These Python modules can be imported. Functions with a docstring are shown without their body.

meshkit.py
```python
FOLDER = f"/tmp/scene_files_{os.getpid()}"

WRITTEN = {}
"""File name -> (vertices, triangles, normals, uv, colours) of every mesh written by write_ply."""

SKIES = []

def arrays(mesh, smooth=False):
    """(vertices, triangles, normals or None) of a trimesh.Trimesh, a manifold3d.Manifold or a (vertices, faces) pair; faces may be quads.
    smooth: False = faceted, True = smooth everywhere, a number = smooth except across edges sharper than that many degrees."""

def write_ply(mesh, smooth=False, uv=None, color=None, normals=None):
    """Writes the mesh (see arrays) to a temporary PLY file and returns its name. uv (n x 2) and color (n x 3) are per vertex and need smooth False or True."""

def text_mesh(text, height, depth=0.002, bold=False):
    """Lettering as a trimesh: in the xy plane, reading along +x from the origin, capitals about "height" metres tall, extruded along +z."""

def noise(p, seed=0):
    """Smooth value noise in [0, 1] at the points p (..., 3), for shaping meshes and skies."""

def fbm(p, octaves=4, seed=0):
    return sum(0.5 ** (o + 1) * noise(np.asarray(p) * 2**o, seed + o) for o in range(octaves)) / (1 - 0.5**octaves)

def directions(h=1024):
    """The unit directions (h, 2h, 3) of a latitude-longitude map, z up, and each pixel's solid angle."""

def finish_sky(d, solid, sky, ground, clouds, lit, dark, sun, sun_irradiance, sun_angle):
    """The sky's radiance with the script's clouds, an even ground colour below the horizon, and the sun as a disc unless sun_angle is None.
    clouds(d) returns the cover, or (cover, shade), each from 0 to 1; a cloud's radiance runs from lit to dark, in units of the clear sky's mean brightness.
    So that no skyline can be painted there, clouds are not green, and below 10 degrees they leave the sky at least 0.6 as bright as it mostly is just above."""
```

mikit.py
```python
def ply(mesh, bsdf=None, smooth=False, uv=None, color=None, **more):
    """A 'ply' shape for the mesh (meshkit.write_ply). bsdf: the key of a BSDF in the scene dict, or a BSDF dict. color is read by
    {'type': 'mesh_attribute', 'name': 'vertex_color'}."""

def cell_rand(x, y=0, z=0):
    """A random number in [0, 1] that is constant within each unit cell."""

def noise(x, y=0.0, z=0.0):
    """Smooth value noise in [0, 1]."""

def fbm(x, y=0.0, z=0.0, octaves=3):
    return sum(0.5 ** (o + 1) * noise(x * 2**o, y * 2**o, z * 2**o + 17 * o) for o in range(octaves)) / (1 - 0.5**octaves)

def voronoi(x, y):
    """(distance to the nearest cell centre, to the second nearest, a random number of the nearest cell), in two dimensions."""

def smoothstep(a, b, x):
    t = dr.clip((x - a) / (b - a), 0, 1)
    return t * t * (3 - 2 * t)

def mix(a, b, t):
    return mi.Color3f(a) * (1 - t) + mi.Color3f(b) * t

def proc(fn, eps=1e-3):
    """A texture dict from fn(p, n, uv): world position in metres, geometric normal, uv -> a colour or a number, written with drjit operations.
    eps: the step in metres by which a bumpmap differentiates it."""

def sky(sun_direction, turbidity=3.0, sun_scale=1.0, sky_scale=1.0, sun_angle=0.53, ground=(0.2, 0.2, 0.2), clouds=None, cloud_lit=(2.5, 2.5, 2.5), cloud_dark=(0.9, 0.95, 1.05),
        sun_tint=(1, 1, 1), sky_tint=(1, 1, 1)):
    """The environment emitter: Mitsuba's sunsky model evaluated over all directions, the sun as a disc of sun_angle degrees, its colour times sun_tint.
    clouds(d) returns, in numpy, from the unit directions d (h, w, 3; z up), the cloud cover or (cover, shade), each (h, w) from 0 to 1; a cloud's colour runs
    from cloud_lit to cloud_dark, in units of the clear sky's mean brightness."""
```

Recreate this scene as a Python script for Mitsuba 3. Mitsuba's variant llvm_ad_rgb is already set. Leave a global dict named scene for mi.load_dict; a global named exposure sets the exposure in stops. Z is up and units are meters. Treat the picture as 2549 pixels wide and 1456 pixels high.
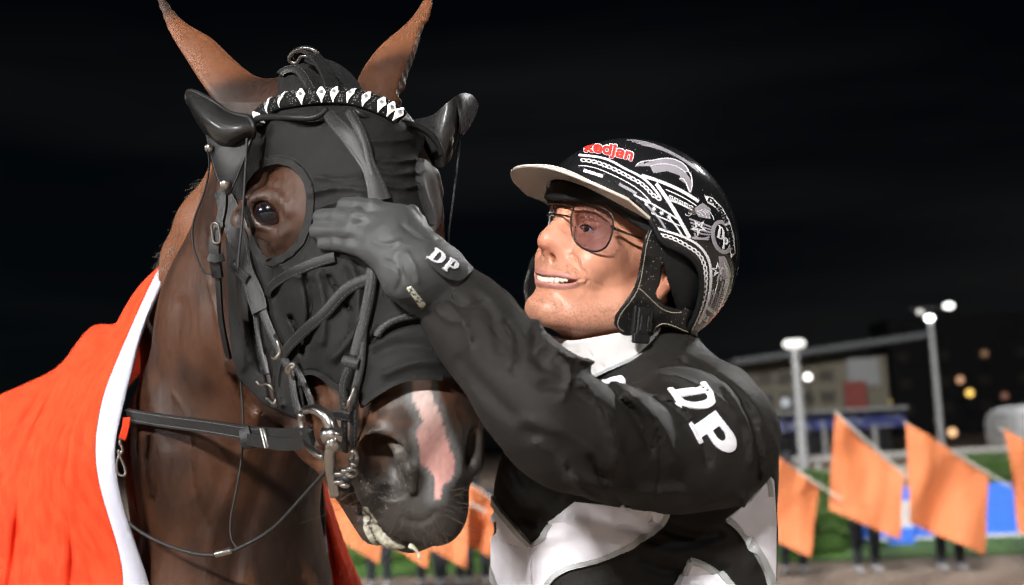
import math, random, os
import numpy as np, trimesh, mitsuba as mi, mikit, meshkit
import shapely.geometry as sg, shapely.affinity as sa
from shapely.ops import unary_union
from scipy.interpolate import splprep, splev, RBFInterpolator
from scipy.spatial import cKDTree

# ------------------------------------------------------------------ camera, sky, lamps, exposure
scene, labels = {}, {}
T = mi.ScalarTransform4f
F_PX, CX, CY = 3075.0, 1274.0, 728.0          # a frame of 2548 x 1456 units
PITCH, ROLL, CAM_H = math.radians(7.1), math.radians(3.0), 1.62
CAM = np.array([0.0, 0.0, CAM_H])
_f = np.array([0, math.cos(PITCH), math.sin(PITCH)]); _u = np.array([0, -math.sin(PITCH), math.cos(PITCH)]); _r = np.array([1.0, 0, 0])
_r, _u = _r * math.cos(ROLL) - _u * math.sin(ROLL), _u * math.cos(ROLL) + _r * math.sin(ROLL)
# scene rolls counter-clockwise in the picture
RC = np.stack([_r, -_u, _f], 1)               # columns: right, down, forward in world
def W(p): return CAM + np.asarray(p, float) @ RC.T
def Cc(p): return (np.asarray(p, float) - CAM) @ RC
scene['camera'] = dict(type='thinlens', fov=2 * math.degrees(math.atan(CX / F_PX)), aperture_radius=0.0047, focus_distance=1.40,
                       near_clip=0.05, far_clip=3000.0, to_world=T().look_at(origin=CAM.tolist(), target=(CAM + _f).tolist(), up=_u.tolist()))
exposure = 0.5
def night_clouds(d):
    x = np.stack([np.arctan2(d[..., 0], d[..., 1]) * 2.2, d[..., 2] * 14, d[..., 2] * 0 + 3], -1); n = meshkit.fbm(x, 4, 5); return np.clip((n - .42) * 2.2, 0, 1) * np.clip(1.4 - 2.2 * d[..., 2], 0.15, 1) * .8
scene['sky'] = mikit.sky([0.3, -0.6, 0.35], turbidity=3, sun_scale=0.0, sky_scale=0.012, clouds=night_clouds, cloud_lit=(7.0, 7.0, 7.2), cloud_dark=(1, 1, 1.1), sky_tint=(.8, .85, .9))
LAMP_GAIN = 1.0
def floodlight(key, pos, target, w, h, rad): pass
rough_lamp = dict(type='diffuse', reflectance=dict(type='rgb', value=[0.3, 0.3, 0.3]))
def mast(key, pos, rad, n=5, label='', gap=1.6):        # a floodlight mast of the race track: pole, crossbar, n lamps turned to the home straight
    x, y, z = pos; tgt = np.array([0, 2.0, 1.4]); d = tgt - pos; d = d / np.linalg.norm(d); s = np.cross(d, [0, 0, 1.0]); s /= np.linalg.norm(s)
    labels[key] = dict(label=label, category='floodlight mast')
    for i in range(n):
        c = np.array(pos) + s * (i - (n - 1) / 2) * gap
        k = f'{key}__lamp' if i == 0 else f'{key}__lamp_{i:03d}'
        scene[k] = dict(type='rectangle', to_world=T().look_at(origin=c.tolist(), target=(c + d).tolist(), up=[0, 0, 1]) @ T().scale([.5, .4, 1]), bsdf=rough_lamp, emitter=dict(type='area', radiance=dict(type='rgb', value=[rad * v for v in (1.0, 0.98, 0.95)])))
        b = trimesh.creation.box((1.1, .3, .9)); b.apply_translation((0, .17, 0)); R = np.eye(4); R[:3, 0], R[:3, 1], R[:3, 2], R[:3, 3] = s, -d, np.cross(s, -d), c; b.apply_transform(R); scene[k + '__housing'] = mikit.ply(b, rough_lamp)
    p = trimesh.creation.cylinder(.22, z, 12); p.apply_translation(np.array([x, y, z / 2]) - d * [.5, .5, 0]); scene[key + '__pole'] = mikit.ply(p, rough_lamp, smooth=40)
mast('floodlight_mast', (-14, -40, 23), 2650, label='tall floodlight mast behind the camera')
mast('floodlight_mast_001', (26, -34, 22), 260, 4, label='tall floodlight mast behind the camera to the right')
mast('floodlight_mast_002', (-41.7, -16.9, 16.5), 1050, 5, label='wide row of floodlights off to the left', gap=3.6)
mast('floodlight_mast_003', (28.7, 41, 30), 1000, 4, label='tall floodlight mast off to the right')
def U(px, py, d):                              # a point d metres ahead, in the camera's frame
    return np.array([(px - CX) / F_PX * d, (py - CY) / F_PX * d, d])
def PX(p): return p[..., :2] / p[..., 2:3] * F_PX + np.array([CX, CY])

# ------------------------------------------------------------------ distance-field modelling
def nrm(v): v = np.asarray(v, float); return v / np.linalg.norm(v, axis=-1, keepdims=True)
def rc(a, b, ra, rb):
    a, b = np.asarray(a, float), np.asarray(b, float); ba = b - a; l2 = ba @ ba; rr = ra - rb; a2 = l2 - rr * rr; il2 = 1 / l2
    def f(p):
        pa = p - a; y = pa @ ba; z = y - l2; q = pa * l2 - y[:, None] * ba; x2 = np.einsum('ij,ij->i', q, q); y2 = y * y * l2; z2 = z * z * l2
        k = np.sign(rr) * rr * rr * x2
        o = (np.sqrt(x2 * a2 * il2) + y * rr) * il2 - ra
        c1 = np.sign(z) * a2 * z2 > k; c2 = ~c1 & (np.sign(y) * a2 * y2 < k)
        o = np.where(c1, np.sqrt(x2 + z2) * il2 - rb, o)
        return np.where(c2, np.sqrt(x2 + y2) * il2 - ra, o)
    f.bs = ((a + b) / 2, math.sqrt(l2) / 2 + max(ra, rb))
    return f
def ell(c, r, A=None):
    c, r = np.asarray(c, float), np.asarray(r, float)
    def f(p):
        q = p - c
        if A is not None: q = q @ A
        k0 = np.linalg.norm(q / r, axis=1); k1 = np.linalg.norm(q / (r * r), axis=1) + 1e-9
        return np.where(k0 < 1e-4, -r.min(), k0 * (k0 - 1) / k1)
    f.bs = (c, r.max())
    return f
def rbox(c, h, A, rad=0.0):
    c, h = np.asarray(c, float), np.asarray(h, float) - rad
    def f(p):
        q = np.abs((p - c) @ A) - h
        return np.linalg.norm(np.maximum(q, 0), axis=1) + np.minimum(q.max(1), 0) - rad
    return f
def smin(a, b, k):
    h = np.maximum(k - np.abs(a - b), 0) / k
    return np.minimum(a, b) - h * h * k * 0.25
def smax(a, b, k): return -smin(-a, -b, k)
class Body:
    def __init__(s): s.ops = []
    def add(s, f, k=0.01): s.ops.append(('+', f, k)); return s
    def cut(s, f, k=0.005): s.ops.append(('-', f, k)); return s
    def warp(s, f): s.ops.append(('w', f, 0)); return s
    def bounds(s):
        C = np.array([getattr(f, 'bs', (np.zeros(3), 99))[0] for _, f, _ in s.ops]); R = np.array([getattr(f, 'bs', (0, 99.))[1] for _, f, _ in s.ops]); s.C, s.R, s.n = C, R, len(R)
        s.plus = np.array([o == '+' for o, _, _ in s.ops]); s.free = np.array([isinstance(f, Body) or not hasattr(f, 'bs') for _, f, _ in s.ops])
    def __call__(s, p):
        if getattr(s, 'n', -1) != len(s.ops): s.bounds()
        if len(p) < 400: return s.part(p)
        c = np.floor(p / 0.045).astype(np.int64); key = (c[:, 0] * 1000003 + c[:, 1]) * 1000003 + c[:, 2]
        o = np.argsort(key, kind='stable'); cut = np.flatnonzero(np.diff(key[o])) + 1; out = np.empty(len(p))
        for g in np.split(o, cut): out[g] = s.part(p[g])
        return out
    def part(s, p):
        if getattr(s, 'n', -1) != len(s.ops): s.bounds()
        lo, hi = p.min(0), p.max(0); c, rad = (lo + hi) / 2, np.linalg.norm(hi - lo) / 2
        lb = np.linalg.norm(s.C - c, axis=1) - s.R - rad; m = s.plus & ~s.free; base = lb[m].min() if m.any() else 0
        use = s.free | (s.plus & (lb < max(base, 0) + 2 * rad + 0.06)) | (~s.plus & (lb < 0.02)); d = np.full(len(p), 9.0)
        for i in np.flatnonzero(use):
            o, f, k = s.ops[i]
            if o == '+': d = smin(d, f.part(p) if isinstance(f, Body) else f(p), k)
            elif o == '-': d = smax(d, -f(p), k)
            else: d = d + f(p)
        return d
def chain(B, pts, k=0.01):
    for (a, ra), (b, rb) in zip(pts[:-1], pts[1:]): B.add(rc(a, b, ra, rb), k)
def grad(F, p, e=4e-4):
    g = np.stack([F(p + d) - F(p - d) for d in np.eye(3) * e], 1)
    return g / (np.linalg.norm(g, axis=1, keepdims=True) + 1e-12)
def nets(F, lo, hi, h, polish=True, slack=1.6):
    lo, hi = np.asarray(lo, float), np.asarray(hi, float); B = 6
    nb = np.ceil((hi - lo) / (h * B)).astype(int); n = nb * B
    g = np.stack(np.meshgrid(*[np.arange(k) for k in nb], indexing='ij'), -1).reshape(-1, 3)
    v = F(lo + (g + 0.5) * B * h)
    near = (np.abs(v) < 0.87 * B * h * slack).reshape(nb)
    m = near.copy()
    for ax in range(3):
        a = m.copy(); sl = [slice(None)] * 3; sr = [slice(None)] * 3; sl[ax] = slice(1, None); sr[ax] = slice(None, -1)
        a[tuple(sl)] |= m[tuple(sr)]; a[tuple(sr)] |= m[tuple(sl)]; m = a
    D = np.repeat(np.repeat(np.repeat(v.reshape(nb).astype(np.float32), B, 0), B, 1), B, 2)
    idx = np.argwhere(m); off = np.stack(np.meshgrid(*[np.arange(B)] * 3, indexing='ij'), -1).reshape(-1, 3)
    for s in range(0, len(idx), 3000):
        q = (idx[s:s + 3000, None] * B + off[None]).reshape(-1, 3)
        D[q[:, 0], q[:, 1], q[:, 2]] = F(lo + q * h)
    S = D < 0
    c = np.zeros(n - 1, np.int8)
    cs = [(a, b, d) for a in (0, 1) for b in (0, 1) for d in (0, 1)]
    for a, b, d in cs: c += S[a:n[0] - 1 + a, b:n[1] - 1 + b, d:n[2] - 1 + d]
    act = np.argwhere((c > 0) & (c < 8)); ID = np.full(n - 1, -1, np.int64); ID[act[:, 0], act[:, 1], act[:, 2]] = np.arange(len(act))
    val = np.stack([D[act[:, 0] + a, act[:, 1] + b, act[:, 2] + d] for a, b, d in cs], 1).astype(float); cc = np.array(cs, float)
    acc = np.zeros((len(act), 3)); cnt = np.zeros(len(act))
    for i in range(8):
        for j in range(i + 1, 8):
            if np.abs(cc[i] - cc[j]).sum() == 1:
                x = (val[:, i] < 0) != (val[:, j] < 0); t = np.where(x, val[:, i] / np.where(x, val[:, i] - val[:, j], 1), 0)
                acc += np.where(x[:, None], cc[i] + t[:, None] * (cc[j] - cc[i]), 0); cnt += x
    V = lo + (act + acc / cnt[:, None]) * h
    quads = []
    for ax in range(3):
        sl = [slice(None)] * 3; sr = [slice(None)] * 3; sl[ax] = slice(1, None); sr[ax] = slice(None, -1)
        a = S[tuple(sr)]; b = S[tuple(sl)]; e = np.argwhere(a != b); o1, o2 = (ax + 1) % 3, (ax + 2) % 3
        ok = (e[:, o1] > 0) & (e[:, o2] > 0) & (e[:, o1] < n[o1] - 1) & (e[:, o2] < n[o2] - 1); e = e[ok]; inside = a[e[:, 0], e[:, 1], e[:, 2]]
        d1 = np.zeros(3, int); d1[o1] = 1; d2 = np.zeros(3, int); d2[o2] = 1
        q = np.stack([ID[tuple((e - x).T)] for x in (d1 * 0, d1, d1 + d2, d2)], 1)
        quads.append(np.where(inside[:, None], q, q[:, ::-1]))
    q = np.vstack(quads); q = q[(q >= 0).all(1)]
    if polish:                                 # one Newton step with the cell's own gradient
        v8 = val.reshape(-1, 2, 2, 2); t = (V - lo) / h - act; wx, wy, wz = [np.stack([1 - t[:, i], t[:, i]], 1) for i in range(3)]
        gr = np.stack([np.einsum('nabc,nb,nc->na', v8, wy, wz) @ [-1, 1], np.einsum('nabc,na,nc->nb', v8, wx, wz) @ [-1, 1], np.einsum('nabc,na,nb->nc', v8, wx, wy) @ [-1, 1]], 1) / h
        st = F(V)[:, None] * gr / (np.einsum('ij,ij->i', gr, gr)[:, None] + 0.05)
        l = np.linalg.norm(st, axis=1, keepdims=True); V = V - st * np.minimum(1, 0.5 * h / (l + 1e-12))
    f = np.vstack([q[:, [0, 1, 2]], q[:, [0, 2, 3]]])
    return V, f
def march(F, px, d0=0.9, d1=2.6, off=0.0):     # points of the surface F = off along the lines of sight, camera frame
    px = np.asarray(px, float).reshape(-1, 2); r = np.c_[(px - [CX, CY]) / F_PX, np.ones(len(px))]; l = np.linalg.norm(r, axis=1); t = np.full(len(px), d0); best = np.full(len(px), 9.0); bt = t.copy()
    act = np.arange(len(px))
    for _ in range(80):
        f = F(r[act] * t[act, None]) - off; g = np.abs(f); b = g < best[act]; best[act[b]] = g[b]; bt[act[b]] = t[act[b]]
        t[act] = np.where(g > 3e-5, np.minimum(t[act] + f * 0.85 / l[act], d1 + 0.5), t[act]); act = act[(g > 3e-5) & (t[act] < d1 + .45)]
        if not len(act): break
    hit = t < d1
    return r * np.where(hit, t, bt)[:, None], hit
def poly_dist(poly):
    P0 = np.asarray(poly, float); P1 = np.roll(P0, -1, 0)
    def f(q):
        out = np.empty(len(q))
        for s in range(0, len(q), 60000):
            a = q[s:s + 60000, None] - P0; e = P1 - P0; t = np.clip((a * e).sum(-1) / (e * e).sum(-1), 0, 1); d = np.sqrt((((a - t[..., None] * e)) ** 2).sum(-1).min(1))
            y, x = q[s:s + 60000, 1, None], q[s:s + 60000, 0, None]
            c = (P0[:, 1] <= y) != (P1[:, 1] <= y); xx = P0[:, 0] + (y - P0[:, 1]) / np.where(e[:, 1] == 0, 1e-9, e[:, 1]) * e[:, 0]
            out[s:s + 60000] = np.where((c & (x < xx)).sum(1) % 2 == 1, -d, d)
        return out
    return f
def line_dist(l):
    P0 = np.asarray(l, float)[:-1]; e = np.asarray(l, float)[1:] - P0
    def f(q):
        a = q[:, None] - P0; t = np.clip((a * e).sum(-1) / (e * e).sum(-1), 0, 1); return np.sqrt(((a - t[..., None] * e) ** 2).sum(-1).min(1))
    return f
def raster(fn, lo, hi, step=2.5):              # a field over the frame, kept on a grid
    lo = np.asarray(lo, float); n = np.ceil((np.asarray(hi) - lo) / step).astype(int) + 1
    g = np.stack(np.meshgrid(*[np.arange(k) for k in n], indexing='ij'), -1).reshape(-1, 2) * step + lo
    return gridded(fn(g).reshape(n), lo, step)
def gridded(G, lo, step):
    n = np.array(G.shape)
    def f(q):
        x = np.clip((q - lo) / step, 0, n - 1.001); i = x.astype(int); t = x - i; a, b = i[:, 0], i[:, 1]; u, v = t[:, 0], t[:, 1]
        return (G[a, b] * (1 - u) + G[a + 1, b] * u) * (1 - v) + (G[a, b + 1] * (1 - u) + G[a + 1, b + 1] * u) * v
    return f
def creases(items, lo, hi):                    # (polyline, height in metres, width in frame units)
    lo = np.asarray(lo, float); n = ((np.asarray(hi) - lo) / 2.5).astype(int) + 1; G = np.zeros(n)
    for l, a, w in items:                      # w < 0: a sharp crest
        sharp, w = w < 0, abs(w)
        i0 = np.clip(((np.min(l, 0) - 3 * w - lo) / 2.5).astype(int), 0, n - 1); i1 = np.clip(((np.max(l, 0) + 3 * w - lo) / 2.5).astype(int) + 1, 0, n - 1)
        x, y = np.meshgrid(np.arange(i0[0], i1[0]), np.arange(i0[1], i1[1]), indexing='ij')
        if x.size: dd = line_dist(spline(l, 14))(np.stack([x, y], -1).reshape(-1, 2) * 2.5 + lo) / w; G[i0[0]:i1[0], i0[1]:i1[1]] += (a * (np.exp(-1.5 * dd) * np.clip(1.6 - .5 * dd, 0, 1) if sharp else np.exp(-dd ** 2))).reshape(x.shape)
    g = gridded(G, lo, 2.5)
    return lambda p: g(PX(p))
def mesh_world(V, f): return trimesh.Trimesh(W(V), f, process=False)
def spline(pts, n, closed=False, s=0):
    pts = np.asarray(pts, float)
    if closed: pts = np.vstack([pts, pts[:1]])
    k = min(3, len(pts) - 1)
    t, _ = splprep(pts.T, s=s, k=k, per=closed)
    return np.stack(splev(np.linspace(0, 1, n, endpoint=not closed), t), 1)
def put(key, mesh, bsdf, label=None, category=None, group=None, kind=None, smooth=True, color=None):
    scene[key] = mikit.ply(mesh, bsdf, smooth=smooth, color=color)
    tag(key, label, category, group, kind)
def tag(key, label=None, category=None, group=None, kind=None):
    d = {k: v for k, v in dict(label=label, category=category, group=group, kind=kind).items() if v}
    if d: labels[key] = d
COUNT = {}
def num(key):
    n = COUNT.get(key, 0); COUNT[key] = n + 1
    return key if n == 0 else f'{key}_{n:03d}'

# ------------------------------------------------------------------ sheets and strokes laid on a surface
def decal(F, poly, t=.0012, g=14, skirt=.003, d0=.9, base=0.0):
    """The outline poly (frame units; shapely) as a real sheet, t thick, lying on the surface F = base, with its edges turned down."""
    vs, fs, n = [], [], 0
    for P in getattr(poly, 'geoms', [poly]):
        if P.is_empty or P.geom_type != 'Polygon': continue
        P = P.segmentize(g); x0, y0, x1, y1 = P.bounds
        for i in range(int((x1 - x0) // g) + 1):
            for j in range(int((y1 - y0) // g) + 1):
                c = P.intersection(sg.box(x0 + i * g, y0 + j * g, x0 + (i + 1) * g, y0 + (j + 1) * g))
                for q in getattr(c, 'geoms', [c]):
                    if q.geom_type != 'Polygon' or q.area < 1e-3: continue
                    v, f = trimesh.creation.triangulate_polygon(q, engine='earcut'); vs.append(v); fs.append(f + n); n += len(v)
    v, f = np.vstack(vs), np.vstack(fs)
    k, inv = np.unique(np.round(v, 3), axis=0, return_inverse=True); f = inv.ravel()[f]
    f = f[(f[:, 0] != f[:, 1]) & (f[:, 1] != f[:, 2]) & (f[:, 0] != f[:, 2])]
    a = np.cross(k[f[:, 1]] - k[f[:, 0]], k[f[:, 2]] - k[f[:, 0]]); f = np.where((a > 0)[:, None], f[:, ::-1], f)     # towards the camera
    p, hit = march(F, k, d0=d0, off=base); z = p[f][..., 2]; keep = hit[f].all(1) & (np.ptp(z, axis=1) < .05); f = f[keep] if keep.sum() > 2 else f; nn = grad(F, p, 2e-3); top = p + nn * t; e = np.vstack([f[:, [0, 1]], f[:, [1, 2]], f[:, [2, 0]]])
    key = {}
    s = np.sort(e, 1); u, idx, cnt = np.unique(s, axis=0, return_index=True, return_counts=True); be = e[idx[cnt == 1]]
    V = np.vstack([top, p - nn * skirt]); m = len(top)
    side = np.vstack([np.c_[be[:, 1], be[:, 0], be[:, 0] + m], np.c_[be[:, 1], be[:, 0] + m, be[:, 1] + m]])
    return trimesh.Trimesh(W(V), np.vstack([f, side]), process=False)
def stroke(F, pts, w, n=40, **kw):
    pts = spline(pts, n) if len(pts) > 2 else np.asarray(pts, float); return decal(F, sg.LineString(pts).buffer(w / 2, cap_style='flat', join_style='round'), **kw)
def tube(pts, r, sides=10, closed=False):
    p = np.asarray(pts, float); n = len(p); r = np.broadcast_to(r, (n,))
    t = nrm(np.roll(p, -1, 0) - np.roll(p, 1, 0)) if closed else nrm(np.gradient(p, axis=0))
    a = np.cross(t[0], [0, 0, 1.0]); a = nrm(a if np.linalg.norm(a) > .1 else np.cross(t[0], [1.0, 0, 0])); A = []
    for i in range(n): a = nrm(a - t[i] * (a @ t[i])); A.append(a)
    A = np.array(A); B = np.cross(t, A); ang = np.arange(sides) * 2 * np.pi / sides
    V = p[:, None] + r[:, None, None] * (np.cos(ang)[None, :, None] * A[:, None] + np.sin(ang)[None, :, None] * B[:, None]); V = V.reshape(-1, 3)
    m = n if closed else n - 1; i, j = np.meshgrid(np.arange(m), np.arange(sides), indexing='ij'); i2 = (i + 1) % n
    q = np.stack([i * sides + j, i * sides + (j + 1) % sides, i2 * sides + (j + 1) % sides, i2 * sides + j], -1).reshape(-1, 4)
    f = np.vstack([q[:, [0, 1, 2]], q[:, [0, 2, 3]]])
    if not closed:
        V = np.vstack([V, p[0], p[-1]]); k = np.arange(sides); b = (n - 1) * sides
        f = np.vstack([f, np.c_[(k + 1) % sides, k, k * 0 + n * sides], np.c_[b + k, b + (k + 1) % sides, k * 0 + n * sides + 1]])
    return trimesh.Trimesh(V, f, process=False)
def tube_cam(pts, r, sides=10, closed=False): m = tube(pts, r, sides, closed); return trimesh.Trimesh(W(m.vertices), m.faces, process=False)
def on_path(F, pts, n=30, off=0.0, d0=.9):
    return march(F, spline(pts, n) if len(pts) > 2 else np.linspace(pts[0], pts[-1], n), d0=d0, off=off)[0]

# ------------------------------------------------------------------ materials
def rough(key, col, r=0.6, spec=0.5, **kw):
    scene[key] = dict(type='twosided', bsdf=dict(type='principled', base_color=dict(type='rgb', value=list(col)) if not isinstance(col, dict) else col, roughness=r, specular=spec, **kw))
VC = {'type': 'mesh_attribute', 'name': 'vertex_color'}
def fuzzy(key, col, r, spec, fn, h, **kw):      # a rough material with fine relief
    scene[key] = dict(type='twosided', bsdf=dict(type='bumpmap', scale=h, tex=mikit.proc(fn, 4e-4), bsdf=dict(type='principled', base_color=dict(type='rgb', value=list(col)) if not isinstance(col, dict) else col, roughness=r, specular=spec, **kw)))
def hair_relief(p, n, uv): return mikit.noise(p.x * 260, p.y * 260, p.z * 46) * 1.3 + mikit.noise(p.x * 620 + p.z * 60, p.y * 620, p.z * 110) * .6
def weave_relief(p, n, uv): return mikit.noise(p.x * 900, p.y * 900, p.z * 900)
fuzzy('coat_mat', VC, mikit.proc(lambda p, n, uv: .27 + .40 * mikit.fbm(p.x * 150, p.y * 150, p.z * 30, 3) + .12 * mikit.noise(p.x * 14, p.y * 14, p.z * 9)), 0.34, hair_relief, .00024)

# ------------------------------------------------------------------ the horse
HS, HK = 0.97, 0.9
HL = nrm([0.315, 0.80, -0.51]); HN = np.array([0.36, -0.55, -0.75]); HN = nrm(HN - HL * (HN @ HL)); HW = np.cross(HN, HL); HW = HW if HW[0] > 0 else -HW
_a = math.radians(4); HL, HW = HL * math.cos(_a) + HW * math.sin(_a), HW * math.cos(_a) - HL * math.sin(_a)
HA = np.stack([HL, HW, HN], 1); HO = np.array([-0.249, -0.219, 1.49])
def _uu(u): return np.where(u < .2, u, .2 + HK * (u - .2))
def H(u, v, w): return HO + HS * (HA @ np.array([_uu(u), v, w], float))
def Hl(p): return (p - HO) @ HA / HS
def hell(c, r): return ell(H(*c), np.array(r) * HS, HA)
def hrc(a, b, ra, rb): return rc(H(*a), H(*b), ra * HS, rb * HS)
def HP(px, py, v):                             # the point of the plane v = const of the head on a line of sight
    r = np.array([(px - CX) / F_PX, (py - CY) / F_PX, 1.0]); return r * (((HO @ HW) + v * HS) / (r @ HW))
def mir(p): return p - 2 * HS * Hl(p)[1] * HW
def HPd(v, pts, k, both=True):
    q = [(HP(x, y, v), r) for x, y, r in pts]
    chain(horse, q, k)
    if both: chain(horse, [(mir(p), r) for p, r in q], k)
skull = Body()                                 # the head without ears, eyes and neck: the hood lies on it
def HPd(v, pts, k, both=True, inset=0.0):
    q = [(HP(x, y, v), r) for x, y, r in pts]
    chain(skull, q, k)
    if both: chain(skull, [(mir(p) - HW * inset, r) for p, r in q], k)
skull.add(hell((0.10, 0, 0.0), (0.14, 0.08, 0.075)), 0.01)
skull.add(hrc((0.02, 0, 0.02), (0.12, 0, 0.04), 0.05, 0.055), 0.03)
skull.add(hell((0.17, 0, 0.025), (0.12, 0.088, 0.06)), 0.03)
HPd(0, [(900, 400, .06), (935, 540, .053), (985, 700, .045), (1030, 880, .038), (1060, 1000, .034)], .03, False)
HPd(0, [(880, 620, .064), (980, 960, .054), (1010, 1080, .045)], .03, False)
HPd(-.058, [(650, 330, .045), (645, 470, .042), (650, 560, .046), (658, 660, .048), (670, 850, .05), (715, 975, .04)], .03, True, .07)
HPd(-.035, [(715, 975, .036), (790, 1085, .024), (870, 1210, .018)], .03, True, .05)
HPd(-.05, [(740, 620, .04), (770, 760, .042), (800, 900, .04), (850, 1010, .036), (890, 1090, .03), (905, 1180, .026)], .03, True, .06)
HPd(0.0, [(850, 1150, .03), (938, 1306, .0235)], .02, False)
HPd(.05, [(960, 340, .036), (1005, 450, .026), (1014, 560, .024), (1026, 650, .023), (1040, 750, .022), (1060, 850, .021), (1080, 940, .022)], .03)
HPd(.03, [(1088, 940, .026), (1106, 1010, .028), (1120, 1080, .028)], .03)
skull.add(ell(HP(1050, 1200, 0), np.array((.075, .047, .045)) * HS, HA), .03)
HPd(0, [(1042, 1230, .038), (1022, 1300, .033)], .02, False)
HPd(-.03, [(985, 1270, .03), (985, 1308, .025)], .02, True, .012)
for s in (-1, 1):
    skull.add(hell((0.19, -0.078 if s < 0 else 0.062, 0.03), (0.045, 0.03, 0.036)), 0.025)
    skull.add(hrc((0.22, s * .07, 0.0), (0.38, s * .045, -.005), .022, .018), 0.03)
horse = Body(); horse.add(skull, .001)
# wings of the nostrils, the nostrils, the fold in the near one
horse.add(rc(HP(948, 1130, -.048), HP(950, 1195, -.046), .026, .026), .02)
horse.add(rc(HP(1165, 1085, .05), HP(1165, 1150, .048), .015, .016), .02)
def on(px, py, off=0.0, F=None):
    p, h = march(F or horse, [(px, py)], off=off); return p[0]
def frame(p, F, ax):                           # columns: along the picture direction ax, across it, outward
    n = grad(F, p[None], 3e-3)[0]; t = np.array([ax[0], ax[1], 0.0]); t = nrm(t - n * (t @ n)); return np.stack([t, np.cross(n, t), n], 1)
_n0 = on(958, 1165); _A = frame(_n0, horse, (0.25, 1))
horse.add(ell(_n0 - _A[:, 2] * .012, (.041, .032, .02), _A), .012)
horse.cut(ell(_n0 + _A[:, 2] * .004, (.0375, .0285, .040), _A), .006)
horse.cut(ell(_n0 + _A @ np.array([-.017, -.004, -.012]), (.017, .016, .034), _A), .008)
_p = [U(x, y, _n0[2] + z) for x, y, z in ((978, 1100, .012), (1000, 1128, .006), (1018, 1170, .004), (1026, 1220, .006))]
chain(horse, list(zip(_p, (.006, .0072, .0065, .005))), .006)
_n1 = on(1180, 1118); horse.cut(ell(_n1, (.021, .008, .014), frame(_n1, horse, (0.1, 1))), .007)
# mouth line, lips
_m, _ = march(horse, spline([(850, 1180), (872, 1215), (905, 1272), (945, 1322), (985, 1350), (1030, 1358)], 26))
chain(horse, [(p, .0035) for p in _m[:1]], .004)
for i in range(len(_m) - 1): horse.cut(rc(_m[i], _m[i + 1], .0032, .0032), .006)
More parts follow.
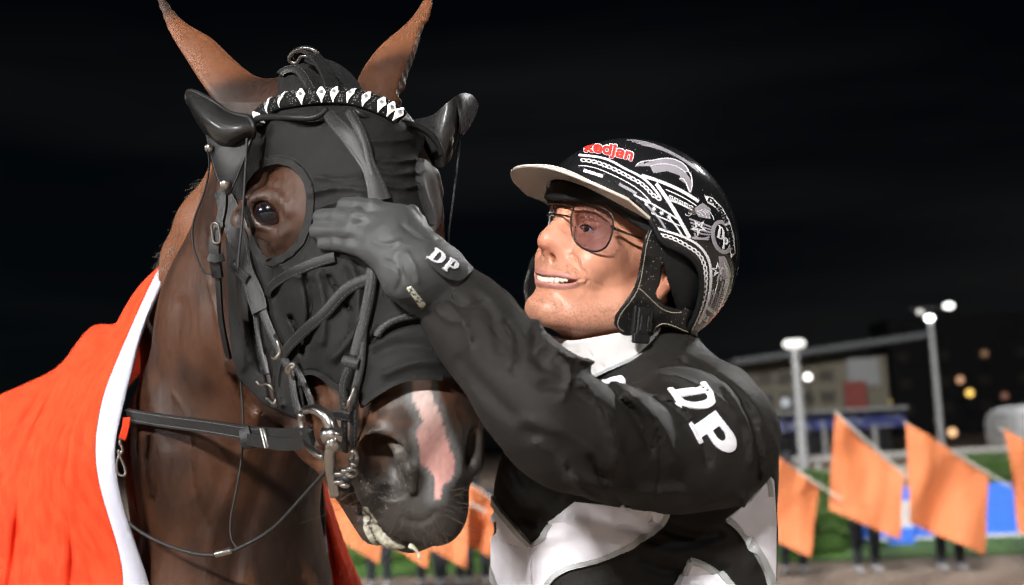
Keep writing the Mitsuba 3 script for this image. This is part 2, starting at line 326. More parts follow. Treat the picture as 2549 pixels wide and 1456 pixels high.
# the near eye
EYE = np.array([667.0, 531.0]); _e0 = on(*EYE); _en = nrm(grad(horse, _e0[None], 3e-3)[0] * .45 - nrm(_e0) * .8); _et = np.array([.855, .52, 0]); _et = nrm(_et - _en * (_et @ _en)); _EA = np.stack([_et, np.cross(_en, _et), _en], 1); EC = _e0 - _en * .0115
horse.add(ell(EC, (.031, .027, .0225), _EA), .012)
for l, r in (([(622, 520), (640, 493), (668, 482), (700, 495), (722, 530)], .0042), ([(628, 555), (650, 580), (685, 590), (715, 575)], .0034), ([(640, 600), (670, 612), (705, 600)], .003), ([(618, 478), (650, 462), (690, 462)], .0045)):
    q, _ = march(horse, spline(l, 9), off=-.002)
    for i in range(8): horse.add(rc(q[i], q[i + 1], r, r), .006)
horse.add(rc(HP(628, 560, -.085), HP(655, 632, -.08), .028, .028), .02); horse.add(rc(HP(655, 632, -.08), HP(720, 640, -.07), .028, .03), .02)
horse.cut(ell(EC + _EA[:, 2] * .022, (.0205, .0142, .026), _EA), .003)
for _l in ([(-.021, .0), (-.012, .0125), (0, .0155), (.012, .012), (.022, -.002)], [(-.021, 0), (-.012, -.0115), (0, -.015), (.012, -.0125), (.022, -.002)]):
    _q = [EC + _EA @ np.array([x, y, .0215 - 14 * (x * x + y * y)]) for x, y in _l]; chain(horse, [(q, .0026) for q in _q], .004)
_e1 = U(1078, 470, 1.44)
horse.add(rc(U(1068, 440, 1.43), U(1080, 480, 1.435), .013, .012), .012)
# ears
def ear(pts, d0, d1, flat):
    q = spline(np.array(pts, float), 14); n = len(q); D = np.linspace(d0, d1, n); zc = (d0 + d1) / 2; sh = (d1 - d0) / (q[-1][1] - q[0][1])
    B = Body()                                 # cones in a space where the depth is stretched about the ear's own plane
    chain(B, [(np.array([*U(x, y, d)[:2], 0.0]), r / F_PX * d) for (x, y, r), d in zip(q, D)], .008)
    def f(p):
        y = p[:, 1] / p[:, 2] * F_PX + CY; z = p[:, 2] - (d0 + sh * (np.clip(y, q[0][1], q[-1][1]) - q[0][1]))
        return B.part(np.c_[p[:, :2], z / flat]) * (.4 + .6 * flat)
    f.bs = (U(*q[n // 2][:2], zc), .16)
    return f
horse.add(ear([(396, -6, 5), (420, 35, 11), (445, 72, 18), (486, 112, 32), (532, 165, 42), (575, 213, 50), (625, 255, 60)], 1.53, 1.45, .6), .02)
horse.add(ear([(1069, -8, 7), (1055, 30, 13), (1032, 75, 25), (1006, 112, 38), (978, 152, 50), (955, 200, 57), (940, 250, 60)], 1.60, 1.50, .6), .02)
_q, _ = march(horse, spline([(1062, 60), (1050, 110), (1028, 170), (1010, 215), (1003, 255)], 10))
for i in range(9): horse.cut(rc(_q[i], _q[i + 1], .004, .005), .008)
# neck
chain(horse, [(U(720, 400, 1.60), .09), (U(650, 800, 1.68), .125), (U(560, 1100, 1.72), .125), (U(570, 1500, 1.76), .135), (U(560, 1900, 1.8), .16)], 0.05)
chain(horse, [(U(590, 420, 1.70), .035), (U(512, 560, 1.74), .03), (U(475, 650, 1.78), .03), (U(430, 820, 1.8), .035), (U(410, 1000, 1.83), .04)], 0.05)
BLAZE = [(1024, 945), (1033, 1005), (1048, 1031), (1051, 1056), (1039, 1071), (1039, 1089), (1046, 1115), (1046, 1147), (1073, 1169), (1081, 1187), (1079, 1242), (1097, 1242), (1099, 1217), (1117, 1198), (1134, 1177), (1132, 1147), (1117, 1104), (1103, 1056), (1084, 1005), (1066, 945)]
def blz(l): return np.c_[l[:, 0] - .8 * l[:, 2], l[:, 1]]
_bl = blz(Hl(march(horse, BLAZE)[0])); _bl = np.vstack([_bl, _bl[-1] + [-.05, 0], _bl[0] + [-.05, 0]])    # the marking in the head's own axes
_bd = raster(poly_dist(_bl), (.15, -.12), (.85, .14), .0015)
def mixc(c, col, t): return c * (1 - t[:, None]) + np.array(col) * t[:, None]
def coat_color(p):
    l = Hl(p); n1, n2, n3 = meshkit.fbm(p * 9, 3, 1), meshkit.fbm(p * 45, 3, 2), meshkit.noise(p * [500, 160, 500], 3); st = lambda a, b, x: np.clip((x - a) / (b - a), 0, 1) ** 2 * (3 - 2 * np.clip((x - a) / (b - a), 0, 1))
    c = np.array([.025, .0100, .0052]) * (.75 + .5 * n2)[:, None]; c = mixc(c, (.056, .021, .0092), st(.46, .62, n1) * .75)
    c = mixc(c, (.014, .008, .006), st(.5, .3, n1) * .6)
    head = st(-.13, -.08, l[:, 2]) * st(-.05, .03, l[:, 0])
    muz = st(.40, .50, l[:, 0] + .05 * (n1 - .5) + .02 * (n2 - .5)); c = mixc(c, (.030, .026, .023), muz * .95); c = mixc(c, (.008, .007, .007), st(.55, .7, n1) * muz * .6)
    nose = st(.36, .40, l[:, 0]) * (1 - st(.43, .49, l[:, 0])); c = mixc(c, (.10, .042, .02), nose * st(.45, .6, n2) * .7)
    ear = st(-.02, -.05, l[:, 0]) * st(.02, .05, np.abs(l[:, 1])); c = mixc(c, (.14, .053, .024), ear * st(.0, -.06, l[:, 0] + .02 * n1)); tip = st(-.155, -.19, l[:, 0]); c = mixc(c, (.04, .022, .016), tip * ear)
    d = _bd(blz(l)) + .004 * (n2 - .5) + .003 * (n3 - .5); front = st(.0, .01, l[:, 2] + .06) * st(.33, .36, l[:, 0])
    c = mixc(c, (.15, .155, .155), (1 - st(.004, .012, d)) * front * (1 - st(.50, .56, l[:, 0])) * (.5 + .5 * n3)); pink = np.array([.52, .40, .37]) * (1 - st(.44, .49, l[:, 0]))[:, None] + np.array([.56, .30, .27]) * st(.44, .49, l[:, 0])[:, None]
    t = ((1 - st(-.0006, .0012, d)) * front)[:, None]; c = c * (1 - t) + pink * (.9 + .2 * n2)[:, None] * t
    rim = np.linalg.norm(((p - EC) @ _EA) / [1.25, 1, 1], axis=1); c = mixc(c, (.011, .0085, .0075), 1 - st(.0225, .0285, rim)); c = mixc(c, (.035, .016, .010), (1 - st(.03, .055, rim)) * .6)
    w = np.exp(-(np.linalg.norm((p - _n0 - _A @ np.array([-.02, .016, .006])) / [.012, .01, .02], axis=1)) ** 2); c = mixc(c, (.20, .19, .165), w * (.3 + .7 * (n3 > .45)) * .8)
    return c * (.85 + .3 * n3)[:, None]
hv = creases([([(700, 1060), (660, 1180), (610, 1320), (570, 1480)], -.004, 22), ([(640, 1040), (600, 1160), (540, 1300), (520, 1480)], .003, 20), ([(520, 640), (500, 800), (500, 950)], .003, 26), ([(450, 760), (430, 900), (420, 1100)], -.003, 20), ([(590, 940), (640, 1010), (710, 1062)], -.004, 8), ([(560, 900), (620, 1030), (690, 1090)], .003, 10),
              ([(430, 980), (470, 1060), (480, 1180), (520, 1300)], .0018, 5), ([(470, 1060), (540, 1110), (580, 1200)], .0015, 4.5), ([(520, 700), (545, 820), (560, 930)], .0015, 6), ([(1120, 1000), (1140, 1040), (1150, 1090)], .0012, 5), ([(1000, 1290), (1040, 1300), (1080, 1280)], -.002, 7)], (300, 500), (1250, 1480))
def horse_f(p):
    f = horse(p); m = np.abs(f) < .02
    if m.any(): f[m] -= hv(p[m]) + (meshkit.noise(p[m] * 30, 6) - .5) * .0016
    return f
V, f = nets(horse_f, [-0.50, -0.42, 1.25], [0.0, -0.203, 1.75], 0.0020); V2, f2 = nets(horse_f, [-0.72, -0.209, 1.0], [0.05, 0.55, 2.0], 0.0036); V, f = np.vstack([V, V2]), np.vstack([f, f2 + len(V)])
put('horse', mesh_world(V, f), 'coat_mat', 'dark brown horse in a black hood turned to face the camera', 'horse', color=coat_color(V))
eye = trimesh.creation.icosphere(4, .0208); eye.apply_translation(EC)
rough('eye_mat', VC, .1, .8)
_el = (eye.vertices - EC) @ _EA; _er = np.hypot(_el[:, 0] / 1.25, _el[:, 1]); _k = np.clip((_er - .0085) / .003, 0, 1)[:, None]
put('horse__eye', mesh_world(eye.vertices, eye.faces), 'eye_mat', color=np.array([.003, .0035, .006]) * (1 - _k) + np.array([.03, .011, .006]) * _k)
_q = [EC + _EA @ np.array([x, y, .0212 - 10 * (x * x + y * y)]) for x, y in ((-.017, -.006), (-.010, -.0108), (0, -.0132), (.010, -.0115), (.018, -.005))]
if PX(_q[2])[1] < PX(EC)[1]: _q = [EC + _EA @ np.array([x, y, .0212 - 10 * (x * x + y * y)]) for x, y in ((-.017, .006), (-.010, .0108), (0, .0132), (.010, .0115), (.018, .005))]
rough('wet_mat', (.10, .07, .06), .06, .8); put('horse__eye__tear_line', tube_cam(spline(_q, 20), .0011, 8), 'wet_mat')
# ------------------------------------------------------------------ the hood
HOOD = [(700, 172), (760, 135), (830, 135), (885, 175), (905, 200), (962, 268), (1020, 300), (1060, 340), (1043, 400), (1040, 440), (1046, 475), (1058, 512), (1072, 560), (1090, 590), (1130, 640), (1160, 900), (1150, 944),
        (1090, 942), (1040, 945), (1000, 951), (950, 976), (925, 1000), (898, 1018), (893, 1000), (880, 980), (850, 964), (815, 937), (790, 924), (770, 920), (757, 925), (750, 945), (755, 985), (765, 1040), (750, 1048), (724, 1036), (689, 1021), (652, 1004), (627, 976), (592, 940), (577, 880), (569, 800), (566, 680), (561, 560), (562, 450), (578, 330),
        (630, 300), (655, 280), (680, 250), (692, 225), (690, 200)]
HOLE = [(618, 455), (639, 430), (667, 415), (694, 411), (722, 418), (743, 436), (757, 460), (762, 486), (761, 521), (754, 560), (741, 595), (719, 620), (694, 636), (672, 641), (659, 631), (645, 611), (634, 584), (628, 560), (620, 532), (614, 505), (613, 478)]
_hd, _ho = raster(poly_dist(HOOD), (500, 80), (1220, 1110)), raster(poly_dist(HOLE), (500, 300), (900, 760))
def region(p):
    q = PX(p); return np.maximum(_hd(q), -_ho(q)) * p[:, 2] / F_PX
hood_skin = Body(); hood_skin.add(skull, .001)
hood_skin.add(ell(EC, (.029, .025, .0225), _EA), .02)
hood_skin.add(rc(HP(720, 700, -.055), HP(830, 960, -.05), .048, .045), .05)
hood_skin.add(rc(HP(900, 700, -.02), HP(1000, 950, -.01), .06, .055), .05)
wr = creases([(l, a * 1.9, -w * 1.2 if a > 0 and w < 11 else w) for l, a, w in [([(880, 345), (960, 352), (1020, 345)], .0022, 9), ([(930, 395), (990, 402), (1035, 395)], .003, 8), ([(940, 425), (1000, 433), (1040, 425)], .003, 8), ([(780, 478), (860, 468), (930, 478)], .0025, 9),
              ([(960, 460), (1010, 468), (1040, 460)], .003, 8), ([(790, 440), (860, 447), (900, 440)], .002, 9), ([(790, 520), (830, 505), (890, 495)], .002, 7), ([(760, 690), (772, 760), (765, 850)], -.004, 8),
              ([(790, 690), (805, 770), (800, 850)], .003, 12), ([(725, 790), (745, 830), (755, 880)], -.003, 7), ([(820, 690), (850, 740), (870, 770)], -.003, 6), ([(870, 660), (890, 720), (880, 800)], .003, 12), ([(900, 790), (865, 850), (830, 890)], .004, 14),
              ([(930, 830), (975, 800), (1060, 786)], .004, 7), ([(920, 850), (975, 818), (1060, 800)], -.003, 7), ([(690, 650), (740, 690), (800, 670)], .002, 10), ([(1000, 640), (1020, 720), (1060, 780)], .003, 10), ([(600, 700), (605, 800), (620, 900)], .003, 10), ([(625, 720), (632, 820), (650, 920)], -.003, 8),
              ([(700, 900), (690, 950), (700, 1010)], .004, 10), ([(660, 880), (668, 940), (680, 1000)], -.004, 8), ([(940, 880), (1000, 860), (1080, 870)], -.002, 16), ([(960, 930), (1020, 905), (1090, 900)], .002, 12)]], (500, 100), (1200, 1100))
def hood_out(p):                               # the outer face of the cloth
    f = hood_skin(p); o = f - .005
    m = np.abs(f) < .03
    if m.any():
        pm = p[m]; o[m] -= wr(pm) + (meshkit.noise(pm * 38) - .5) * .0022
    return o
def hood_f(p):
    o = hood_out(p); r = np.full(len(p), .02); m = np.abs(o) < .02
    if m.any(): r[m] = region(p[m])
    return smax(smax(o, r, .002), -(o + .0065), .001)
fuzzy('hood_mat', (0.0085, 0.0081, 0.0078), 0.7, 0.2, weave_relief, .0003, sheen=0.16)
V, f = nets(hood_f, [-0.5, -0.36, 1.05], [0.0, 0.25, 1.75], 0.0028)
put('hood', mesh_world(V, f), 'hood_mat', 'black cloth race hood over the head of the horse', 'hood')
# ------------------------------------------------------------------ the driver's head
MA = np.array([[-.778, -.295, -.555], [.549, .11, -.829], [.305, -.949, .076]]).T
_U, _, _V = np.linalg.svd(MA); MA = _U @ _V; MO = np.array([.138, -.0456, 1.591])
def M(a, b, c): return MO + MA @ np.array([a, b, c], float)
def Ml(p): return (p - MO) @ MA
face = Body()                                  # in the head's own axes: forward, left, up
def fe(c, r, k=.01, both=True):
    face.add(ell(c, r), k)
    if both and c[1]: face.add(ell((c[0], -c[1], c[2]), r), k)
def fr(a, b, ra, rb, k=.01):
    face.add(rc(a, b, ra, rb), k)
    if a[1] or b[1]: face.add(rc((a[0], -a[1], a[2]), (b[0], -b[1], b[2]), ra, rb), k)
def fcut(c, r, k=.006, A=None):
    face.cut(ell(c, r, A), k)
    if c[1]: face.cut(ell((c[0], -c[1], c[2]), r, None if A is None else np.diag([1, -1, 1]) @ A), k)
fe((-.01, 0, .05), (.1, .078, .085)); fe((.04, 0, -.03), (.058, .06, .082), .02); fe((.06, 0, .03), (.045, .058, .04), .02)
fr((0, .056, -.06), (.07, .024, -.096), .02, .016, .02); fe((.087, 0, -.096), (.02, .022, .0175), .02); fe((.085, .012, -.098), (.018, .014, .016), .015)
fr((.05, .03, -.09), (.02, .05, -.075), .018, .02, .02)
fe((.060, .046, -.010), (.019, .019, .017), .02); fe((.072, .037, -.028), (.021, .02, .0215), .018)
fe((.077, 0, -.05), (.027, .032, .032), .018); fe((.066, .03, -.058), (.017, .017, .024), .015)
fe((.082, .024, .038), (.019, .028, .010), .015)
fr((.096, 0, .022), (.1145, 0, -.012), .0085, .0082, .016); fr((.108, 0, -.006), (.1176, 0, -.0192), .009, .0086, .014)
fe((.0925, .0152, -.0262), (.0125, .0062, .0080), .012); fr((.096, .0085, .008), (.104, .0095, -.016), .0085, .009, .012); fr((.09, .012, .0), (.0925, .0155, -.022), .0075, .0068, .012); fr((.108, 0, -.03), (.104, 0, -.036), .0045, .004, .008)
fcut((.1025, .0085, -.0350), (.0078, .0036, .0060), .003)
for y in (.032,):
    fcut((.1, y, .012), (.017, .0185, .0115), .012); fe((.0755, y, .011), (.0135, .0155, .0125), .006)
    fcut((.088, y + .001, .0105), (.012, .0125, .0023), .0018)
    fr((.083, y - .012, .0165), (.083, y + .014, .0175), .0025, .003, .004); fr((.0855, y - .01, .002), (.0815, y + .013, .0055), .0022, .0022, .004)
# smile: folds, mouth, lips
def face_cam(p): return face(Ml(p))
def proj(F, q, it=8):
    for _ in range(it): q = q - F(q)[:, None] * grad(F, q)
    return q
def lpx(px, n=12): return Ml(march(face_cam, spline(px, n))[0])
def folds(l, r, k, depth=0.0):
    q = proj(face, np.asarray(l)) if np.shape(l)[1] == 3 else lpx(l, 9); q = q + grad(face, q, 2e-3) * (r * .15)
    for i in range(len(q) - 1):
        a, b = q[i], q[i + 1]; face.cut(rc(a, b, r, r), k); face.cut(rc(a * [1, -1, 1], b * [1, -1, 1], r, r), k)
folds([(1423, 636), (1434, 652), (1445, 668), (1454, 684), (1459, 702)], .0026, .005); face.add(ell((.0725, .0425, -.036), (.0155, .013, .018)), .012); face.add(ell((.0725, -.0425, -.036), (.0155, .013, .018)), .012)
def half(px):                                  # a traced line of the near half as a curve over the side axis, from the middle to the corner
    q = lpx(px, 24); q = q[np.argsort(q[:, 1])]; q = q[q[:, 1] > 0]; return np.vstack([[q[0, 0], 0, q[0, 2]], q])
_hu = half([(1352, 687), (1375, 688.5), (1397, 690.5), (1411, 693), (1428, 697), (1448, 692.5)]); _hl = half([(1350, 700), (1377, 703), (1397, 705.5), (1414, 705.5), (1428, 703), (1448, 694)])
_bm = min(_hu[-1, 1], _hl[-1, 1]); _bs8 = np.linspace(0, _bm, 9)
_up = np.stack([np.interp(_bs8, _hu[:, 1], _hu[:, k]) for k in range(3)], 1); _lo = np.stack([np.interp(_bs8, _hl[:, 1], _hl[:, k]) for k in range(3)], 1)
_mp = np.vstack([_up[::-1] * [1, -1, 1], _up[1:], _lo[::-1], _lo[1:] * [1, -1, 1]])[:, 1:]; _mr = raster(poly_dist(_mp), (-.05, -.1), (.05, -.02), .0006)
for i in range(8):
    for sgn in (1, -1):
        w = np.array([1, sgn, 1]); t = i / 8; a, b = _up[i] * w, _up[i + 1] * w; face.add(rc(a + [-.0024, 0, .0028 - .0014 * t], b + [-.0024, 0, .0028 - .0014 * t], .0024 - .001 * t, .0024 - .0012 * t), .005)
        a, b = _lo[i] * w, _lo[i + 1] * w; face.add(rc(a + [-.0026, 0, -.0032 + .0024 * t], b + [-.0026, 0, -.0032 + .0024 * t], .0029 - .0016 * t, .0029 - .0018 * t), .005)
face.cut(lambda p: np.where(p[:, 0] > .045, _mr(p[:, 1:3]), .05), .0015)
fe((.096, 0, -.0795), (.008, .018, .004), .01) if False else None
face.cut(ell((.108, 0, -.0805), (.0085, .019, .005)), .01)
face.add(rc((.103, .0045, -.0385), (.103, .005, -.048), .0022, .0022), .006); face.add(rc((.103, -.0045, -.0385), (.103, -.005, -.048), .0022, .0022), .006)
# ears, neck
for s in (1, -1):
    A = np.array([[.95, 0, .3], [0, 1, 0], [-.3, 0, .95]]).T
    face.add(ell((-.018, s * .082, -.008), (.017, .009, .032), A), .005); face.cut(ell((-.014, s * .092, -.006), (.009, .008, .018), A), .004); face.add(ell((-.009, s * .083, -.034), (.009, .006, .012)), .004)
    face.add(rc((-.003, s * .08, -.012), (-.003, s * .08, -.004), .004, .004), .004)
face.add(rc((-.03, 0, -.05), (-.055, 0, -.2), .056, .062), .02); face.add(rc((.02, 0, -.11), (-.02, 0, -.19), .02, .02), .03)
def skin_color(q):
    n1 = meshkit.fbm(q * 90, 3); n2 = meshkit.noise(q * 900, 5); n3 = meshkit.noise(q * 420, 7)
    c = np.array([.58, .27, .165]) * (.93 + .14 * n1)[:, None]
    def blob(x, r): return np.exp(-(((q * [1, 1, 1] - x) / r) ** 2).sum(1))
    y = np.abs(q[:, 1]); m = np.c_[q[:, 0], y, q[:, 2]]
    red = blob([.115, 0, -.02], [.022, .014, .016]) * .9 + np.exp(-(((m - [.075, .042, -.02]) / [.03, .022, .018]) ** 2).sum(1)) * .55 + np.exp(-(((m - [-.01, .08, -.01]) / [.03, .02, .04]) ** 2).sum(1)) * .6
    c = c * (1 - red[:, None] * [.0, .28, .3])
    jaw = np.clip((-.062 - q[:, 2] + .35 * np.clip(.06 - q[:, 0], -.02, .1)) / .02, 0, 1) * np.clip((q[:, 0] - .0) / .02, 0, 1)
    lip_up = np.exp(-(((m - [.103, .008, -.0435]) / [.02, .02, .006]) ** 2).sum(1))
    beard = np.clip(np.maximum(jaw, lip_up) , 0, 1)
    st = beard * (.25 + .75 * (n2 > .52) * (.4 + .6 * n3))
    c = c * (1 - .46 * st[:, None] * [1, .92, .84])
    d = np.full(len(q), 1.)
    for l, r in ((_up, .0032), (_lo, .0046)):
        for i in range(7):
            for s in (1, -1): d = np.minimum(d, rc(l[i] * (1, s, 1), l[i + 1] * (1, s, 1), .001, .001)(q + ([0, 0, -.003] if l is _up else [0, 0, .003])) / r)
    lip = np.clip((1.05 - d) / .3, 0, 1)[:, None]
    c = c * (1 - lip) + lip * np.array([.42, .185, .15])
    brow = (np.exp(-(((m - [.09, .03, .0385]) / [.02, .02, .0045]) ** 2).sum(1)) * (n2 > .35))[:, None]
    c = c * (1 - .8 * brow)
    return c
V, f = nets(face, [-.12, -.1, -.2], [.135, .1, .07], .0017)
rough('skin_mat', VC, .42, .45)
put('person', trimesh.Trimesh(W(MO + V @ MA.T), f, process=False), 'skin_mat', 'man in black and white racing jacket reaching out to the horse', 'person', color=skin_color(V))
rough('eyeball_mat', (.42, .37, .35), .15); rough('iris_mat', (.03, .025, .02), .1); rough('tooth_mat', (.66, .60, .50), .22, .6)
for s in (1, -1):
    e = trimesh.creation.icosphere(3, .0122); e.apply_translation((.0785 - .002, s * .032, .0105)); k = num('person__eyeball'); put(k, mesh_world(MO + e.vertices @ MA.T, e.faces), 'eyeball_mat')
    e = trimesh.creation.icosphere(3, .0078); e.apply_translation((.0785 - .002 + .0052, s * .0325, .0105)); put(k + '__iris', mesh_world(MO + e.vertices @ MA.T, e.faces), 'iris_mat')
for s in (1, -1):
    q = proj(face, spline([(.083, .0185, .0125), (.089, .026, .0150), (.0895, .033, .0152), (.085, .0425, .0125)], 16) * [1, s, 1]); m = tube(q + grad(face, q, 2e-3) * .0004, np.r_[np.linspace(.0006, .0012, 8), np.linspace(.0012, .0007, 8)], 6); put(num('person__eyelash'), mesh_world(MO + m.vertices @ MA.T, m.faces), 'lash_mat')
rough('lash_mat', (.025, .018, .014), .7)
_tz = np.interp([0, .010, .018, .024], _up[:, 1], _up[:, 2])
for i, (y, w, h) in enumerate([(-.0285, .005, .006), (.0285, .005, .006), (-.0245, .0062, .0075), (-.0185, .007, .009), (-.0118, .0068, .0092), (-.0042, .0084, .0104), (.0042, .0084, .0104), (.0118, .0068, .0092), (.0185, .007, .009), (.0245, .0062, .0075)]):
    t = trimesh.creation.icosphere(3, 1.0); v = np.sign(t.vertices) * np.abs(t.vertices) ** .48 * [.003, w / 2 * 1.0, h / 2]; x = np.interp(abs(y), _up[:, 1], _up[:, 0]) - .0052; z = np.interp(abs(y), _up[:, 1], _up[:, 2]) + .001 - h / 2 + .0012; a = math.asin(min(.95, abs(y) / .027)) * np.sign(y) * .75
    v = v @ np.array([[math.cos(a), math.sin(a), 0], [-math.sin(a), math.cos(a), 0], [0, 0, 1]]) + [x, y, z]; put(num('person__tooth'), mesh_world(MO + v @ MA.T, t.faces), 'tooth_mat')
m = trimesh.creation.icosphere(3, 1.0); put('person__mouth', mesh_world(MO + (m.vertices * [.022, .024, .016] + [.06, 0, -.06]) @ MA.T, m.faces), 'mouth_mat'); rough('mouth_mat', (.10, .02, .018), .4)

# ------------------------------------------------------------------ jacket, sleeve, glove
torso = Body()
torso.add(rc(U(1600, 1130, 1.62), U(1560, 1800, 1.64), .15, .165), .01); torso.add(rc(U(1400, 1240, 1.60), U(1400, 1800, 1.60), .085, .092), .06); torso.add(rc(U(1745, 1160, 1.57), U(1735, 1800, 1.59), .088, .09), .06)
torso.add(rc(U(1590, 960, 1.62), U(1770, 1030, 1.49), .07, .062), .05); torso.add(rc(U(1590, 900, 1.63), U(1580, 980, 1.62), .075, .08), .03); torso.add(rc(U(1470, 990, 1.60), U(1430, 1150, 1.60), .05, .07), .05)
ARM = [(1780, 1088, 1.45, .077), (1665, 1104, 1.39, .0735), (1560, 1118, 1.32, .0580), (1450, 1074, 1.24, .0595), (1390, 1050, 1.205, .056), (1330, 995, 1.185, .05), (1250, 900, 1.22, .046), (1160, 790, 1.262, .0425), (1112, 733, 1.283, .039)]
_q = spline([(*U(x, y, d), r) for x, y, d, r in ARM], 22); arm = Body()
chain(arm, [(q[:3], q[3]) for q in _q], .01)
arm_ax, arm_s = _q[:, :3], np.linspace(0, 1, 22)
def cloth_noise(p, s, a, seed=0): return (meshkit.fbm(p * s, 3, seed) - .5) * a
JF = [([(1345, 835), (1330, 870), (1350, 910)], -.004, 14), ([(1360, 850), (1400, 880), (1480, 900)], .006, 18), ([(1340, 800), (1345, 840), (1335, 875)], .005, 14),
      ([(1480, 930), (1560, 1010), (1620, 1120)], -.0045, 14), ([(1450, 950), (1500, 1030), (1540, 1140)], .005, 20), ([(1350, 960), (1440, 980), (1520, 1060)], -.003, 16), ([(1300, 1050), (1420, 1080), (1530, 1180)], .003, 24),
      ([(1560, 980), (1640, 1050), (1680, 1150)], .004, 22), ([(1600, 975), (1700, 1030), (1760, 1150)], -.004, 16), ([(1640, 930), (1740, 960), (1840, 1040)], .004, 16), ([(1700, 900), (1800, 950), (1880, 1050)], -.004, 12),
      ([(1430, 1190), (1540, 1220), (1700, 1225)], .004, 22), ([(1150, 900), (1230, 990), (1330, 1080)], -.003, 22), ([(1110, 760), (1150, 800), (1170, 860)], .003, 12), ([(1190, 740), (1230, 800), (1240, 870)], -.0025, 14),
      ([(1620, 1290), (1700, 1330), (1790, 1330)], -.006, 16), ([(1560, 1330), (1660, 1380), (1760, 1370)], .005, 22), ([(1600, 1400), (1700, 1430), (1800, 1420)], -.005, 16), ([(1850, 1240), (1860, 1320), (1880, 1400)], .004, 20), ([(1300, 1310), (1370, 1330), (1440, 1300)], .004, 22), ([(1240, 1320), (1270, 1400), (1280, 1456)], -.003, 16)]
JF += [([(1160, 695), (1200, 785), (1255, 850), (1330, 900), (1440, 965), (1540, 1040)], -.0012, 4), ([(1610, 985), (1640, 1100), (1630, 1240)], -.0015, 4)]; JF += [([(1085, 765), (1130, 800), (1165, 790)], .003, 8), ([(1100, 720), (1150, 760), (1200, 755)], -.003, 8), ([(1590, 985), (1680, 1000), (1720, 1040)], .004, 9), ([(1850, 1010), (1885, 1100), (1890, 1190)], -.005, 9), ([(1800, 960), (1852, 1040), (1872, 1150)], .004, 10), ([(1480, 1235), (1420, 1190), (1400, 1150)], .0035, 8), ([(1560, 1262), (1500, 1200), (1470, 1140)], -.003, 9), ([(1330, 1100), (1400, 1150), (1450, 1215)], .003, 11), ([(1260, 800), (1290, 860), (1275, 930)], -.003, 9), ([(1390, 870), (1420, 930), (1400, 990)], .004, 10)]; JF = [(l, a * (2.0 if a > 0 else 1.5), -w * .9 if a > 0 and w < 21 else w * .8) for l, a, w in JF]; jf = creases(JF, (1000, 600), (2000, 1460))
def arm_f(p):
    f = arm(p); m = np.abs(f) < .04; o = f.copy()
    if m.any(): o[m] -= cloth_noise(p[m], 12, .010) + cloth_noise(p[m] * [1, 1.6, 1], 42, .0016, 6) + jf(p[m])
    return o
def torso_f(p):
    f = torso(p); m = np.abs(f) < .04; o = f.copy()
    if m.any(): o[m] -= cloth_noise(p[m], 11, .014, 3) + cloth_noise(p[m], 36, .002, 8) + jf(p[m])
    return o
cuff = Body(); _ca, _cb = arm_ax[-1], arm_ax[-2]; _cd = nrm(_ca - _cb)
def jacket_f(p):
    a = arm_f(p); c = (p - _ca) @ _cd - .006; a = smax(a, c, .004); a = smax(a, -(rc(_ca + _cd * .03, _ca - _cd * .02, .034, .034)(p)), .003)
    t = torso_f(p); nk = rc(U(1500, 700, 1.6), U(1560, 1010, 1.615), .064, .066)(p); t = smax(t, -nk, .004)
    return smin(a, t, .012)
fuzzy('jacket_mat', (.0125, .0113, .0100), .7, .2, weave_relief, .00025, sheen=.22); rough('panel_mat', (.75, .73, .78), .65, .3, sheen=.3); rough('piping_mat', (.36, .37, .37), .35, .6)
V, f = nets(jacket_f, [-.14, -.12, 1.1], [.42, .5, 1.85], .0045)
put('person__jacket', mesh_world(V, f), 'jacket_mat', 'black jacket with white panels and grey piping')
PAN = {'white_panel': (torso_f, [(1213, 1200), (1225, 1240), (1270, 1300), (1322, 1356), (1345, 1340), (1370, 1310), (1365, 1300), (1430, 1250), (1560, 1262), (1662, 1270), (1650, 1300), (1580, 1350), (1480, 1395), (1420, 1410), (1380, 1432), (1360, 1470), (1240, 1470), (1222, 1420), (1213, 1350)]),
       'white_panel_001': (torso_f, [(1905, 1178), (1920, 1195), (1926, 1300), (1924, 1470), (1914, 1470), (1909, 1420), (1870, 1360), (1830, 1310), (1805, 1292), (1860, 1250), (1890, 1215)]),
       'white_panel_002': (torso_f, [(1717, 1393), (1760, 1410), (1800, 1440), (1830, 1470), (1670, 1470), (1695, 1440)])}
for k, (F, pl) in PAN.items(): put('person__' + k, decal(F, sg.Polygon(pl), .0035, 14, .006), 'panel_mat', smooth=50)
for i, (F, l, w) in enumerate([(torso_f, [(1216, 1205), (1228, 1242), (1272, 1302), (1322, 1358)], 11), (torso_f, [(1322, 1358), (1345, 1340), (1372, 1308)], 11), (torso_f, [(1662, 1272), (1648, 1302), (1580, 1352), (1480, 1397), (1420, 1412), (1380, 1434), (1355, 1475)], 13), (torso_f, [(1213, 1360), (1224, 1420), (1250, 1475)], 12),
                               (torso_f, [(1808, 1292), (1832, 1310), (1872, 1360), (1908, 1425), (1918, 1470)], 15), (torso_f, [(1901, 1185), (1908, 1205), (1911, 1235)], 10), (torso_f, [(1717, 1393), (1762, 1410), (1802, 1440), (1832, 1472)], 13), (torso_f, [(1717, 1393), (1696, 1438), (1668, 1472)], 11)]):
    put(num('person__piping'), stroke(F, l, w, t=.0052, g=10, skirt=.006), 'piping_mat', smooth=50)
put('person__zip', stroke(torso_f, [(1322, 1358), (1324, 1400), (1322, 1475)], 7, t=.0055, g=8, skirt=.006), 'panel_mat', smooth=50)
